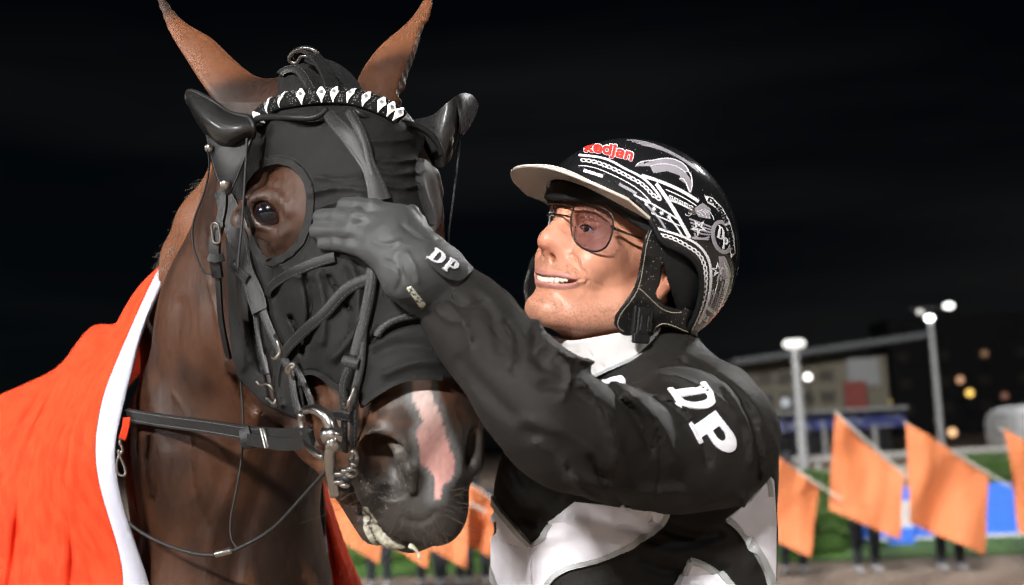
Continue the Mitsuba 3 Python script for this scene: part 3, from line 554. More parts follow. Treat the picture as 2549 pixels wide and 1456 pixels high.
# pocket flap in the shade of the arm
put('person__pocket_flap', decal(torso_f, sg.Polygon([(1365, 1300), (1430, 1248), (1560, 1262), (1655, 1272), (1640, 1305), (1480, 1312)]), .0065, 14, .006), 'panel_mat', smooth=50)
put('person__patch', decal(torso_f, sg.Polygon([(1498, 953), (1508, 946), (1549, 940), (1555, 946), (1556, 977), (1526, 979)]).buffer(2), .004, 8, .005), 'panel_mat', 'small white patch with red lettering below the collar', smooth=50)
# D and P as embroidered letters
def glyph(ch, bold=False):                     # in a box 1 high
    el = lambda x, y, a, b: sa.translate(sa.scale(sg.Point(0, 0).buffer(1, 16), a, b), x, y)
    if bold and ch == 'D': return unary_union([sg.box(.02, 0, .34, 1), sg.box(-.08, 0, .3, .14), sg.box(-.08, .86, .3, 1), el(.34, .5, .45, .5).intersection(sg.box(.2, 0, 1, 1))]).difference(sg.box(.27, .18, .36, .82).union(el(.36, .5, .17, .32).intersection(sg.box(.3, 0, 1, 1)))).buffer(.03).buffer(-.03)
    if bold: return unary_union([sg.box(.03, .05, .29, 1), sg.box(-.06, 0, .38, .15), sg.box(.1, .36, .45, 1), el(.45, .68, .34, .32)]).difference(sg.box(.29, .54, .42, .82).union(el(.42, .68, .13, .14))).buffer(.03).buffer(-.03)
    if ch == 'D':
        o = [(0, 0), (.42, 0), (.62, .08), (.76, .27), (.78, .5), (.76, .73), (.62, .92), (.42, 1), (0, 1), (0, .93), (.09, .9), (.09, .1), (0, .07)]; i = [(.3, .09), (.42, .1), (.52, .22), (.55, .5), (.52, .78), (.42, .9), (.3, .91)]
    else:
        o = [(0, 0), (.4, 0), (.4, .07), (.31, .1), (.31, .42), (.5, .42), (.68, .5), (.75, .7), (.68, .92), (.5, 1), (0, 1), (0, .93), (.09, .9), (.09, .1), (0, .07)]; i = [(.31, .51), (.42, .52), (.5, .58), (.53, .71), (.5, .84), (.42, .91), (.31, .91)]
    return sg.Polygon(o, [i]).buffer(.02, join_style='round').buffer(-.02)
def quad_map(poly, q):                         # box (0..w, 0..1) -> the quadrilateral bl, br, tl, tr in frame units
    bl, br, tl, tr = [np.array(x, float) for x in q]
    def g(c):
        c = np.asarray(c); s, t = c[:, :1] / .78, c[:, 1:2]; return (bl * (1 - s) + br * s) * (1 - t) + (tl * (1 - s) + tr * s) * t
    return sg.Polygon(g(poly.exterior.coords), [g(r.coords) for r in poly.interiors])
rough('thread_mat', (.7, .7, .74), .45, .5, sheen=.5)
put('person__letter', decal(arm_f, quad_map(glyph('D', True), ((1664, 974), (1702, 1024), (1758, 958), (1797, 1012))), .002, 8), 'thread_mat', 'white embroidered letter D on the sleeve', smooth=50)
put('person__letter_001', decal(arm_f, quad_map(glyph('P', True), ((1717, 1061), (1764, 1152), (1775, 1019), (1846, 1108))), .002, 8), 'thread_mat', 'white embroidered letter P on the sleeve', smooth=50)
# collar
neckb = Body(); neckb.add(rc(U(1498, 790, 1.585), U(1545, 960, 1.61), .064, .074), .01)
def collar_out(p): return neckb(p) - .004 - cloth_noise(p, 25, .006, 9)
COL = raster(poly_dist([(1360, 826), (1372, 834), (1420, 848), (1466, 842), (1534, 828), (1600, 818), (1654, 815), (1690, 815), (1680, 842), (1600, 880), (1540, 905), (1482, 935), (1440, 930), (1380, 880), (1362, 850)]), (1300, 760), (1760, 1000))
def collar_f(p): o = collar_out(p); return smax(smax(o, COL(PX(p)) * p[:, 2] / F_PX, .002), -(o + .004), .001)
V, f = nets(collar_f, [.0, .0, 1.45], [.24, .12, 1.72], .003); rough('collar_mat', (.68, .66, .65), .75, .3, sheen=.3)
put('person__collar', mesh_world(V, f), 'collar_mat', 'white zipped collar round the neck')
put('person__collar_trim', stroke(collar_out, [(1482, 934), (1540, 906), (1600, 880), (1678, 843)], 7, t=.004, g=8), 'piping_mat', smooth=50)
zp = on_path(collar_out, [(1366, 834), (1376, 850), (1384, 868)], 12, off=.003); put('person__collar_zip', tube_cam(zp, .0028, 8), 'thread_mat')
# glove
def hd(x, y, lift): return on(x, y, 0.0, hood_skin) * 1.0, lift
def HPt(x, y, lift):
    p = on(x, y, 0.0, hood_skin); return p * (1 - lift / p[2])
glove = Body()
def GC(pts, k=.003): chain(glove, [(HPt(x, y, l), r) for x, y, l, r in pts], k)
GC([(990, 545, .03, .0125), (928, 520, .028, .0105), (892, 514, .02, .0098), (858, 512, .013, .0088)])
GC([(975, 568, .032, .013), (890, 545, .031, .0108), (843, 540, .022, .0098), (800, 541, .013, .0088)])
GC([(958, 600, .032, .0125), (875, 577, .030, .0105), (835, 573, .021, .0096), (790, 575, .013, .0086)])
GC([(945, 632, .03, .0115), (880, 611, .027, .0096), (845, 605, .019, .0088), (808, 606, .012, .008)])
GC([(1050, 640, .03, .016), (1048, 590, .024, .0125), (1036, 556, .018, .0105), (1023, 530, .012, .009)])
GC([(995, 560, .03, .018), (1050, 630, .034, .022)], .012); GC([(955, 620, .03, .016), (1010, 690, .034, .024)], .012); GC([(975, 590, .032, .019), (1040, 670, .038, .028)], .02); GC([(1000, 570, .028, .016), (960, 615, .03, .016)], .015)
_wr = HPt(1040, 668, .038); chain(glove, [(_wr, .028), (arm_ax[-1] * .5 + _wr * .5, .0335), (arm_ax[-1], .034), (arm_ax[-3], .033)], .02)
gf = creases([([(990, 640), (1000, 680), (990, 720)], -.002, 6), ([(1010, 630), (1030, 660), (1040, 700)], .002, 7), ([(930, 600), (960, 610), (990, 600)], .0015, 6), ([(1000, 560), (1040, 590), (1090, 600)], -.0015, 6), ([(960, 650), (990, 665), (1010, 700)], -.002, 5)], (760, 470), (1200, 800))
def glove_f(p):
    f = glove(p); m = np.abs(f) < .02
    if m.any(): f[m] -= cloth_noise(p[m], 60, .002, 4) + gf(p[m])
    return f
V, f = nets(glove_f, [-.24, -.13, 1.15], [.0, .08, 1.45], .0022)
fuzzy('glove_mat', (.042, .044, .044), .5, .35, weave_relief, .0004)
put('person__glove', mesh_world(V, f), 'glove_mat', 'worn black riding glove on the hand')
put('person__glove__pad', decal(glove_f, sa.rotate(sg.Point(1105, 655).buffer(1).buffer(0), 0) if False else sa.rotate(sa.scale(sg.Point(1108, 652).buffer(1, 24), 58, 34), 40), .004, 8), 'glove_mat', smooth=50)
put('person__glove__reflector', decal(glove_f, sg.Polygon([(1013, 715), (1024, 712), (1058, 754), (1049, 766)]), .003, 8), 'reflector_mat', 'pale reflective patch at the wrist', smooth=50); rough('reflector_mat', mikit.proc(lambda p, n, uv: mikit.mix((.10, .10, .09), (.55, .55, .45), mikit.smoothstep(.42, .5, mikit.noise(p.x * 420 + p.z * 200, p.y * 200, p.z * 420)))), .35)
put('person__glove__letter', decal(glove_f, quad_map(glyph('D'), ((1058, 643), (1088, 662), (1078, 622), (1106, 640))), .0055, 6), 'thread_mat', 'white letter D on the glove', smooth=50)
put('person__glove__letter_001', decal(glove_f, quad_map(glyph('P'), ((1092, 668), (1114, 684), (1112, 644), (1138, 662))), .0055, 6), 'thread_mat', 'white letter P on the glove', smooth=50)
# ------------------------------------------------------------------ the helmet
HC, HR = np.array([-.019, 0, .022]), np.array([.154, .112, .136])
def fold(q): return np.c_[q[:, 0], np.abs(q[:, 1]), q[:, 2]]
def to_px(q): return PX(MO + q @ MA.T), (MO + q @ MA.T)[:, 2]
_he = ell(HC, HR); _hi = ell(HC, HR - [.014, .013, .013])
RIM = [(1300, 250), (1950, 250), (1950, 900), (1722, 862), (1716, 817), (1728, 790), (1741, 749), (1746, 703), (1737, 666), (1709, 635), (1678, 619), (1650, 603), (1632, 575), (1623, 557), (1605, 521), (1586, 503), (1520, 480), (1450, 452), (1400, 434), (1300, 430)]
LIN = [(1300, 250), (1950, 250), (1950, 900), (1722, 862), (1690, 800), (1640, 640), (1618, 590), (1600, 578), (1545, 541), (1500, 512), (1430, 503), (1300, 500)]
_rr, _lr = raster(poly_dist(RIM), (1290, 240), (1960, 910), 3), raster(poly_dist(LIN), (1290, 240), (1960, 910), 3)
def shell_f(p):
    q, z = to_px(fold(p)); return smax(smax(_he(p), _rr(q) * z / F_PX, .003), -(_he(p) + .009), .002)
def liner_f(p):
    q, z = to_px(fold(p)); return smax(smax(_he(p) + .0085, _lr(q) * z / F_PX, .008), -(_hi(p) + .001), .003)
def he_cam(p): return _he(Ml(p))
def put_local(key, V, f, bsdf, **kw): put(key, trimesh.Trimesh(W(MO + V @ MA.T), f, process=False), bsdf, **kw)
rough('shell_mat', (.008, .008, .009), .07, .6, clearcoat=1.0, clearcoat_gloss=.97); rough('leather_mat', (.012, .012, .012), .34, .45); rough('pad_mat', (.008, .008, .0085), .55, .35)
rough('print_white', (.72, .72, .74), .12, .6, clearcoat=1.0); rough('print_grey', (.30, .28, .31), .12, .6, clearcoat=1.0); rough('print_red', (.62, .04, .03), .15, .6, clearcoat=1.0); rough('print_black', (.006, .006, .006), .12, .6, clearcoat=1.0); rough('cream_mat', (.62, .57, .50), .5, .4); rough('thread_beige', (.42, .37, .28), .7)
V, f = nets(shell_f, [-.19, -.13, -.13], [.15, .13, .175], .003)
put_local('helmet', V, f, 'shell_mat', label='glossy black racing helmet with white chain and banner prints', category='helmet')
V, f = nets(liner_f, [-.18, -.12, -.12], [.14, .12, .165], .0035); put_local('helmet__liner', V, f, 'pad_mat')
# peak
bb = np.linspace(-.104, .104, 41); fo = np.c_[.1692 - 1.6239 * bb ** 2 - 493.1 * bb ** 4, bb, .0614 - 1.2111 * bb ** 2 + .0166 * bb]
ac = .0622 - 1.8826 * (bb * .97) ** 2 - .0359 * bb; ab = bb * .97; aa = HC[0] + HR[0] * .965 * np.sqrt(np.maximum(1 - ((ac - HC[2]) / HR[2]) ** 2 - (ab / HR[1]) ** 2, 0)); at = np.c_[aa, ab, ac]
t = np.linspace(0, 1, 12)[:, None, None]; G = at * (1 - t) + fo * t; G[..., 2] += (.007 * np.sin(t * np.pi))[..., 0] * (1 - (bb / .104) ** 2)
def solid_grid(G, th, nrm_dir=None):           # a grid of points -> closed sheet of thickness th
    n, m = G.shape[:2]; du, dv = np.gradient(G, axis=0), np.gradient(G, axis=1); N = np.cross(du, dv); N /= np.linalg.norm(N, axis=-1, keepdims=True) + 1e-12
    V = np.vstack([(G + N * th / 2).reshape(-1, 3), (G - N * th / 2).reshape(-1, 3)]); i, j = np.meshgrid(np.arange(n - 1), np.arange(m - 1), indexing='ij'); a = (i * m + j).ravel()
    q = np.c_[a, a + m, a + m + 1, a + 1]; k = n * m
    b = np.concatenate([np.arange(m), np.arange(1, n) * m + m - 1, (n - 1) * m + np.arange(m - 2, -1, -1), np.arange(n - 2, 0, -1) * m]); c = np.roll(b, -1)
    Q = np.vstack([q, q[:, ::-1] + k, np.c_[b, c, c + k, b + k]])
    M = trimesh.Trimesh(V, np.vstack([Q[:, [0, 1, 2]], Q[:, [0, 2, 3]]]), process=False)
    return M
M = solid_grid(G, .0035); put_local('helmet__peak', M.vertices, M.faces, 'cream_mat', label='cream white peak over the forehead', smooth=40)
put_local('helmet__peak__edge', *(lambda m: (m.vertices, m.faces))(tube(fo, .0024, 8)), 'cream_mat')
put_local('helmet__rim', *(lambda m: (m.vertices, m.faces))(tube(Ml(on_path(he_cam, [(1580, 500), (1605, 521), (1623, 557), (1632, 575), (1650, 603), (1678, 619), (1709, 635), (1737, 666), (1746, 703), (1741, 749), (1728, 790), (1716, 817), (1722, 856)], 60)), .0035, 8)), 'pad_mat')
# ear flaps
FLAP = [(1622, 552), (1604, 590), (1596, 630), (1587, 685), (1577, 717), (1554, 753), (1531, 784), (1527, 806), (1545, 831), (1575, 843), (1604, 846), (1625, 834), (1646, 812), (1673, 817), (1714, 832), (1722, 870), (1732, 860), (1740, 800), (1756, 745), (1756, 690), (1740, 655), (1700, 625), (1655, 592), (1638, 566)]
EARH = [(1647, 664), (1643, 706), (1641, 743), (1654, 761), (1684, 768), (1696, 766), (1699, 720), (1686, 679), (1667, 661), (1655, 659)]
_fl, _eh = raster(poly_dist(FLAP), (1500, 520), (1800, 900), 2), raster(poly_dist(EARH), (1500, 520), (1800, 900), 2)
def flap_b(p): return .0945 + .26 * np.minimum(p[:, 2] + .0, 0) - 1.2 * np.maximum(p[:, 0] - .01, 0) ** 2 - .8 * np.maximum(-.03 - p[:, 0], 0) ** 2 * 4 + .002 * np.sin(p[:, 2] * 90) + (meshkit.noise(p * 60) - .5) * .003
def flap_f(p):
    a = fold(p); q, z = to_px(a); d = np.abs(a[:, 1] - flap_b(a)) - .0028; return smax(d, np.maximum(_fl(q), -_eh(q)) * z / F_PX, .003)
V, f = nets(flap_f, [-.16, .02, -.15], [.09, .115, .06], .0022); put_local('helmet__ear_flap', V, f, 'leather_mat', label='black leather ear flap with a hole for the ear')
V2 = V * [1, -1, 1]; _sh = np.clip((.03 - V2[:, 2]) / .08, 0, 1); V2[:, 0] += .05 * _sh * _sh * (3 - 2 * _sh); V2[:, 1] += .012 * _sh; put_local('helmet__ear_flap_001', V2, f[:, ::-1], 'leather_mat')
def flap_cam(p): a = Ml(p); return a[:, 1] * -1 * -1 - flap_b(a) - .0028
def stitch(F, pts, n, key, r=.0006, mat='thread_beige', off=.0003, d0=.9):
    p = on_path(F, pts, n * 3, off, d0); put(key, trimesh.util.concatenate([tube_cam(p[i * 3:i * 3 + 3], r, 5) for i in range(n)]), mat)
stitch(flap_cam, [(1628, 562), (1613, 594), (1605, 632), (1596, 688), (1586, 722), (1563, 758), (1541, 789), (1537, 806), (1552, 824)], 60, 'helmet__ear_flap__stitching')
stitch(flap_cam, [(1651, 655), (1664, 653), (1677, 662), (1696, 690), (1706, 722), (1704, 770)], 26, 'helmet__ear_flap__stitching_001')
stitch(flap_cam, [(1588, 716), (1610, 735), (1650, 770), (1695, 777)], 26, 'helmet__ear_flap__stitching_002'); stitch(flap_cam, [(1626, 828), (1648, 806), (1675, 811), (1712, 826)], 22, 'helmet__ear_flap__stitching_003')
# buckle
_bq = Ml(on(1588, 805, .0, flap_cam)[None])[0]; _ba = nrm(np.array([.22, -.05, 1.0])); _bn = nrm(np.array([.05, 1, .1])); _bn = nrm(_bn - _ba * (_bn @ _ba)); _bs = np.cross(_ba, _bn); BA = np.stack([_bs, _ba, _bn], 1)
bk = Body(); 
for c, h, r in (((0, .004, .007), (.0095, .017, .0045), .002), ((0, .027, .004), (.011, .006, .0035), .0015), ((0, -.018, .008), (.0125, .006, .003), .0015), ((-.0125, .005, .007), (.0022, .017, .003), .001), ((.0125, .005, .007), (.0022, .015, .003), .001)): bk.add(rbox(_bq + BA @ np.array(c), h, BA, r), .0012)
for i in range(6): bk.cut(rbox(_bq + BA @ np.array([0, .022 + .0022 * i, .0085]), (.012, .0006, .0014), BA), .0005)
for s in (-1, 1): bk.cut(rbox(_bq + BA @ np.array([s * .0055, .002, .0115]), (.0011, .009, .0014), BA), .0005)
V, f = nets(bk, _bq - .05, _bq + .05, .0012, slack=3); put_local('helmet__buckle', V, f, 'pad_mat', label='black plastic chin buckle', smooth=40)
def he_l(key, poly, mat, t=.0004, g=8, base=0.0): put(num('helmet__' + key), decal(he_cam, poly, t, g, .0012, base=base), mat, smooth=50)
def he_s(key, pts, w, mat, **kw): he_l(key, sg.LineString(spline(pts, 40) if len(pts) > 2 else pts).buffer(w / 2, cap_style='flat'), mat, **kw)
he_s('stripe', [(1440, 386), (1462, 388), (1516, 399), (1557, 421), (1591, 438), (1621, 463), (1644, 493)], 5.5, 'print_white'); he_s('stripe', [(1632, 567), (1669, 579), (1706, 592), (1744, 617), (1764, 650), (1769, 687), (1766, 728), (1755, 768), (1738, 806)], 6, 'print_white')
he_s('stripe', [(1440, 413), (1462, 414), (1516, 432), (1557, 452), (1600, 482), (1620, 506)], 2.2, 'print_white'); he_s('stripe', [(1596, 437), (1650, 455), (1700, 478), (1738, 502)], 8, 'print_white'); he_s('stripe', [(1632, 457), (1656, 490), (1682, 532), (1716, 592)], 9, 'print_white')
he_s('stripe', [(1656, 472), (1700, 492), (1732, 512)], 2.5, 'print_white'); he_s('stripe', [(1664, 498), (1700, 512), (1728, 528)], 3, 'print_white'); he_s('stripe', [(1576, 485), (1630, 512), (1686, 546)], 4, 'print_white'); he_s('stripe', [(1620, 530), (1660, 548), (1692, 562)], 3, 'print_white'); he_s('stripe', [(1610, 512), (1640, 545), (1658, 575)], 5, 'print_grey'); he_s('stripe', [(1667, 545), (1684, 566), (1698, 588)], 4, 'print_white')
he_s('stripe', [(1452, 424), (1500, 439)], 8, 'print_white'); he_s('stripe', [(1540, 458), (1584, 482)], 7, 'print_grey'); he_s('stripe', [(1757, 762), (1790, 788)], 9, 'print_white'); he_s('stripe', [(1640, 580), (1669, 588), (1706, 606)], 1.6, 'print_white')
def chain_print(pts, n):
    q = spline(pts, n); d = np.gradient(q, axis=0); out = []
    for i, (c, v) in enumerate(zip(q, d)):
        L = np.linalg.norm(v) * .62; e = sa.scale(sg.Point(0, 0).buffer(1, 10), L, 5.2).difference(sa.scale(sg.Point(0, 0).buffer(1, 8), L * .52, 2.3)); out.append(sa.translate(sa.rotate(e, math.degrees(math.atan2(v[1], v[0])), origin=(0, 0)), *c))
    return unary_union(out)
he_l('chain_print', chain_print([(1452, 399), (1486, 405), (1516, 416), (1542, 428), (1568, 442), (1587, 452), (1603, 463), (1621, 482), (1638, 494)], 17), 'print_white', g=10)
he_l('chain_print', chain_print([(1643, 586), (1669, 591), (1692, 602), (1718, 617), (1736, 630), (1748, 648), (1755, 670), (1756, 698), (1752, 735), (1743, 766), (1730, 797), (1719, 819)], 24), 'print_white', g=10)
he_l('banner_print', sg.Polygon([(1581, 414), (1604, 401), (1601, 409), (1624, 399), (1654, 394), (1684, 399), (1699, 407), (1714, 429), (1705, 428), (1722, 452), (1717, 478), (1709, 460), (1690, 446), (1693, 438), (1660, 426), (1626, 431), (1618, 414)]), 'print_grey')
he_s('banner_outline', [(1581, 414), (1604, 401), (1624, 399), (1654, 394), (1684, 399), (1699, 407), (1714, 429)], 2, 'print_white', base=.0004); he_s('banner_outline', [(1618, 414), (1650, 408), (1690, 418), (1706, 430)], 1.6, 'print_white', base=.0004)
he_s('banner_outline', [(1705, 428), (1722, 452), (1717, 478), (1709, 460), (1690, 446)], 1.8, 'print_white', base=.0004)
for k in range(4): he_s('crown_line', [(1560 + 12 * k, 349 + 4 * k), (1625 + 10 * k, 359 + 6 * k), (1690 + 8 * k, 389 + 7 * k), (1738, 420 + 3 * k)], 1.8, 'print_grey')
key_pts = []
for k in range(5):
    o = np.array([1666, 486]) + k * np.array([12.5, 6.2]); u = np.array([.9, .44]); v = np.array([-.3, .95])
    key_pts.append(sg.LineString([o + u * a + v * b for a, b in ((0, 9), (0, 0), (9, 0), (9, 7), (4, 7), (4, 4))]).buffer(1.1, cap_style='square'))
he_l('key_print', unary_union(key_pts), 'print_white', g=10)
leaf = []
for k in range(4):
    c = np.array([1608, 509]) + k * np.array([19, 10.5]); a = np.linspace(0, 2 * np.pi, 15)[:-1] - 1.2; r = np.where(np.arange(14) % 2 == 0, 7.5, 3); leaf.append(sg.Polygon(c + np.c_[np.cos(a) * r, np.sin(a) * r]))
he_l('leaf_print', unary_union(leaf), 'print_white', g=10)
def text_poly(text):                           # outlines, one unit = the height of a capital
    import glob
    from PIL import Image, ImageDraw, ImageFont
    ft = ImageFont.truetype(glob.glob('/opt/blender-*/*/datafiles/fonts/Inter.woff2')[0], 96); x0, y0, x1, y1 = ft.getbbox(text, anchor='ls', stroke_width=4); im = Image.new('L', (x1 - x0 + 8, y1 - y0 + 8))
    ImageDraw.Draw(im).text((4 - x0, 4 - y0), text, 255, ft, anchor='ls', stroke_width=4); o = np.pad(np.asarray(im) > 127, ((0, 0), (1, 1))).astype(np.int8); r, s = np.nonzero(np.diff(o, axis=1) == 1); e = np.nonzero(np.diff(o, axis=1) == -1)[1]
    P = unary_union(sg.MultiPolygon([sg.box(a, -b - 1, c, -b) for a, b, c in zip(s, r, e)]).geoms).buffer(.6).buffer(-.6).simplify(.9)
    return sa.affine_transform(P, [1 / 70, 0, 0, 1 / 70, -4 / 70, (4 - y0) / 70])
def along(text, pts, h, squeeze=1.0):          # lettering set along a curve in frame units; y of the frame points down
    P = text_poly(text); L = P.bounds[2]; q = spline(pts, 80); s = np.r_[0, np.cumsum(np.linalg.norm(np.diff(q, axis=0), axis=1))]; d = np.gradient(q, axis=0); d /= np.linalg.norm(d, axis=1, keepdims=True)
    def m(c):
        c = np.asarray(c); u = c[:, 0] / L * s[-1]; x = np.stack([np.interp(u, s, q[:, k]) for k in (0, 1)], 1); t = np.stack([np.interp(u, s, d[:, k]) for k in (0, 1)], 1); return x + np.c_[t[:, 1], -t[:, 0]] * c[:, 1:2] * h
    return unary_union([sg.Polygon(m(g.segmentize(.1).exterior.coords), [m(r.coords) for r in g.interiors]).buffer(0) for g in getattr(P, 'geoms', [P])])
put('person__patch__lettering', decal(torso_f, along('ina', [(1521, 972), (1535, 970), (1550, 968)], 12), .0055, 6, .004), 'print_red', smooth=50)
_tx = along('kedjan', [(1452, 377), (1490, 379), (1530, 387), (1572, 399)], 24); he_l('lettering', _tx.buffer(2.2), 'print_white', g=10); he_l('lettering', _tx, 'print_red', g=10, base=.001); labels['helmet__lettering_001'] = dict(label='red lettering kedjan on the helmet')
BAN = [(x - 7, y + 2) for x, y in [(1759, 485), (1778, 489), (1804, 515), (1822, 548), (1833, 586), (1836, 627), (1826, 640), (1820, 585), (1807, 544), (1789, 517), (1768, 503)]]
he_l('name_banner', sg.Polygon(BAN), 'print_white', g=8); he_l('name_lettering', along('Dwight Pieters', [(1759, 499), (1780, 513), (1801, 546), (1814, 588), (1821, 632)], 9), 'print_black', g=8, base=.001)
_ring = sa.scale(sg.Point(0, 0).buffer(1, 24), 27, 43).difference(sa.scale(sg.Point(0, 0).buffer(1, 24), 18, 33)); _ring = sa.translate(sa.rotate(_ring, -12, origin=(0, 0)), 1797, 590)
he_l('badge_ring', _ring, 'print_grey', g=8); he_l('badge_letter', quad_map(glyph('D'), ((1783, 590), (1800, 600), (1788, 560), (1804, 572))), 'print_white', g=6); he_l('badge_letter', quad_map(glyph('P'), ((1796, 618), (1809, 622), (1800, 588), (1814, 596))), 'print_white', g=6)
wing = [sg.LineString(spline([(1772 - 2 * k, 566 + 6 * k), (1745 - 4 * k, 556 + 7 * k), (1716 + 3 * k, 545 + 9 * k)], 10)).buffer(2.0) for k in range(6)] + [sg.LineString(spline([(1790 + 3 * k, 640), (1792 + 5 * k, 665), (1785 + 8 * k, 700 - 3 * k)], 10)).buffer(1.9) for k in range(5)]
he_l('wing_print', unary_union(wing[:6]), 'print_grey', g=10); he_l('wing_print', unary_union(wing[6:]), 'print_grey', g=10); he_l('shield_print', sg.Polygon([(1725, 520), (1748, 505), (1768, 520), (1765, 545), (1738, 540)]), 'print_grey', g=8)
for k in range(5): he_s('script_line', [(1775 + 3 * k, 720 + 4 * k), (1768 + 3 * k, 745 + 4 * k), (1762 + 3 * k, 765 + 4 * k)], 1.4, 'print_grey')
def star(c, R, r, n, a0): a = np.arange(2 * n) * np.pi / n + a0; return sg.Polygon(np.array(c) + np.c_[np.cos(a), np.sin(a)] * np.where(np.arange(2 * n) % 2 == 0, R, r)[:, None])
he_l('star_print', star((1738, 566), 22, 8, 5, .4).difference(star((1738, 566), 12, 4, 5, .4)), 'print_white', g=8); he_l('star_print', star((1786, 672), 20, 7, 5, .9).difference(star((1786, 672), 11, 4, 5, .9)), 'print_white', g=8)
for k in range(7): he_s('feather_line', [(1776 - 9 * k, 548 - 3 * k), (1766 - 9 * k, 528 - 2 * k + 1.5 * k * k * .4), (1752 - 8 * k, 520 + 2 * k)], 1.3, 'print_white')
for k in range(5): he_s('feather_line', [(1800 + 2 * k, 652 + 3 * k), (1806 + 2 * k, 680 + 4 * k), (1802, 712 + 5 * k)], 1.3, 'print_white')
for k in range(3): he_s('back_band', [(1812 - 13 * k, 700), (1803 - 13 * k, 735), (1788 - 13 * k, 772)], 3.0 - .6 * k, 'print_grey' if k % 2 else 'print_white')
he_l('key_print', unary_union([sg.LineString([np.array([1800 - 3.4 * k, 716 + 9.5 * k]) + np.array(v) for v in ((0, 0), (6, 2), (5, 6), (0, 5))]).buffer(.8) for k in range(6)]), 'print_white', g=8)
e = trimesh.creation.icosphere(3, .004); put('helmet__chrome_stud', mesh_world(e.vertices + on(1722, 524, .001, he_cam), e.faces), 'steel_mat')
_dq = np.c_[np.random.RandomState(9).uniform(1430, 1820, 420), np.random.RandomState(10).uniform(350, 800, 420)]; _dq = _dq[_rr(_dq) < -4]; _dp2, _dh2 = march(he_cam, _dq); _rd = np.random.RandomState(12); ico1 = trimesh.creation.icosphere(1, 1.0)
m = trimesh.util.concatenate([trimesh.Trimesh(ico1.vertices * _rd.uniform(.00025, .0006) + p, ico1.faces) for p in _dp2[_dh2]]); put('helmet__dust', mesh_world(m.vertices, m.faces), 'sand_mat', 'pale specks of sand on the helmet', kind='stuff')
_dq = np.c_[_rd.uniform(1540, 1740, 300), _rd.uniform(570, 840, 300)]; _dq = _dq[np.maximum(_fl(_dq), -_eh(_dq)) < -4]; _dp2, _dh2 = march(flap_cam, _dq); m = trimesh.util.concatenate([trimesh.Trimesh(ico1.vertices * _rd.uniform(.00025, .0006) + p, ico1.faces) for p in _dp2[_dh2]]); put('helmet__ear_flap__dust', mesh_world(m.vertices, m.faces), 'sand_mat', kind='stuff'); rough('sand_mat', (.42, .40, .36), .8)
he_l('number_print', along('81', [(1742, 790), (1760, 802)], 14), 'print_white', g=8)

# ------------------------------------------------------------------ glasses
LP = [(1424, 514), (1446, 511.5), (1466, 511), (1488, 516), (1507, 525), (1518, 537), (1521, 555), (1518, 583), (1510, 604), (1498, 619), (1480, 626), (1452, 620), (1434, 607), (1422, 590), (1416, 562), (1417, 535)]
_lp = np.array([[.1009, .012, .034], [.0867, .058, .0364], [.0714, .055, -.0066], [.0888, .015, -.0068]]); _lc = _lp.mean(0); _ln = np.linalg.svd(_lp - _lc)[2][2]; _ln = _ln * np.sign(_ln[0]); _lc = _lc + _ln * .021
def on_plane(px):
    r = np.c_[(np.asarray(px, float) - [CX, CY]) / F_PX, np.ones(len(px))]; n = MA @ _ln; return Ml(r * (((MO + MA @ _lc) @ n) / (r @ n))[:, None])
_L = on_plane(spline(LP, 64, True)); _L = _L - ((np.sum((_L - _L.mean(0)) ** 2, 1))[:, None] / (2 * .11)) * _ln
rough('frame_mat', (.18, .17, .16), .25, .5, metallic=1.0); scene['lens_mat'] = dict(type='thindielectric', int_ior=1.5, specular_transmittance=dict(type='rgb', value=[.57, .545, .61]))
tag('glasses', 'purple tinted metal framed sunglasses with droplets on the lenses', 'sunglasses')
for s in (1, -1):
    k = num('glasses__rim'); q = _L * [1, s, 1]; q = q if s == 1 else np.c_[q[:, 0] - .30 * np.maximum(-q[:, 1], 0), q[:, 1] * .9, q[:, 2]]; m = tube(q, .0011, 8, True); put_local(k, m.vertices, m.faces, 'frame_mat')
    c = q.mean(0) + _ln * [1, s, 1] * .0; rings = [c + (q - c) * u for u in (1, .8, .6, .4, .2)]; R = []
    for u in (1, .8, .6, .4, .2):
        x = c + (q - c) * u; base = (np.sum((x - c) ** 2, 1) - np.sum((q - c) ** 2, 1))[:, None] / (2 * .11); R.append(x - base * _ln * [1, s, 1])
    cc = c + np.mean(np.sum((q - c) ** 2, 1)) / (2 * .11) * _ln * [1, s, 1]; Vv = np.vstack(R + [cc[None]]); n = 64; F_ = []
    for i in range(4):
        for j in range(n): a, b = i * n + j, i * n + (j + 1) % n; F_ += [[a, b, b + n], [a, b + n, a + n]]
    F_ += [[4 * n + j, 4 * n + (j + 1) % n, 5 * n] for j in range(n)]
    k = num('glasses__lens'); put_local(k, Vv, np.array(F_), 'lens_mat')
    rs = np.random.RandomState(5 + s); N = 60 if s == 1 else 260; i = rs.randint(0, 4 * n, N); p = Vv[i] + rs.randn(N, 3) * .002 + _ln * [1, s, 1] * .0006; ico = trimesh.creation.icosphere(1, 1.0)
    p = p - ((p - Vv[i]) @ (_ln * [1, s, 1]))[:, None] * (_ln * [1, s, 1])
    m = trimesh.util.concatenate([trimesh.Trimesh(ico.vertices * r + x, ico.faces) for x, r in zip(p, rs.uniform(.0003, .0008 if s == 1 else .0012, N))]); k = num('glasses__droplets'); put_local(k, m.vertices, m.faces, 'droplet_mat', kind='stuff')
    hb = [q[np.argmax(q[:, 1] * s)], [.073, s * .069, .0185], [.05, s * .0745, .0185], [.01, s * .079, .019], [-.02, s * .08, .012]]; m = tube(spline(hb, 20), np.r_[np.full(6, .0017), np.full(14, .0013)], 8); put_local(num('glasses__arm'), m.vertices, m.faces, 'frame_mat')
rough('droplet_mat', (.34, .33, .31), .2, .6)
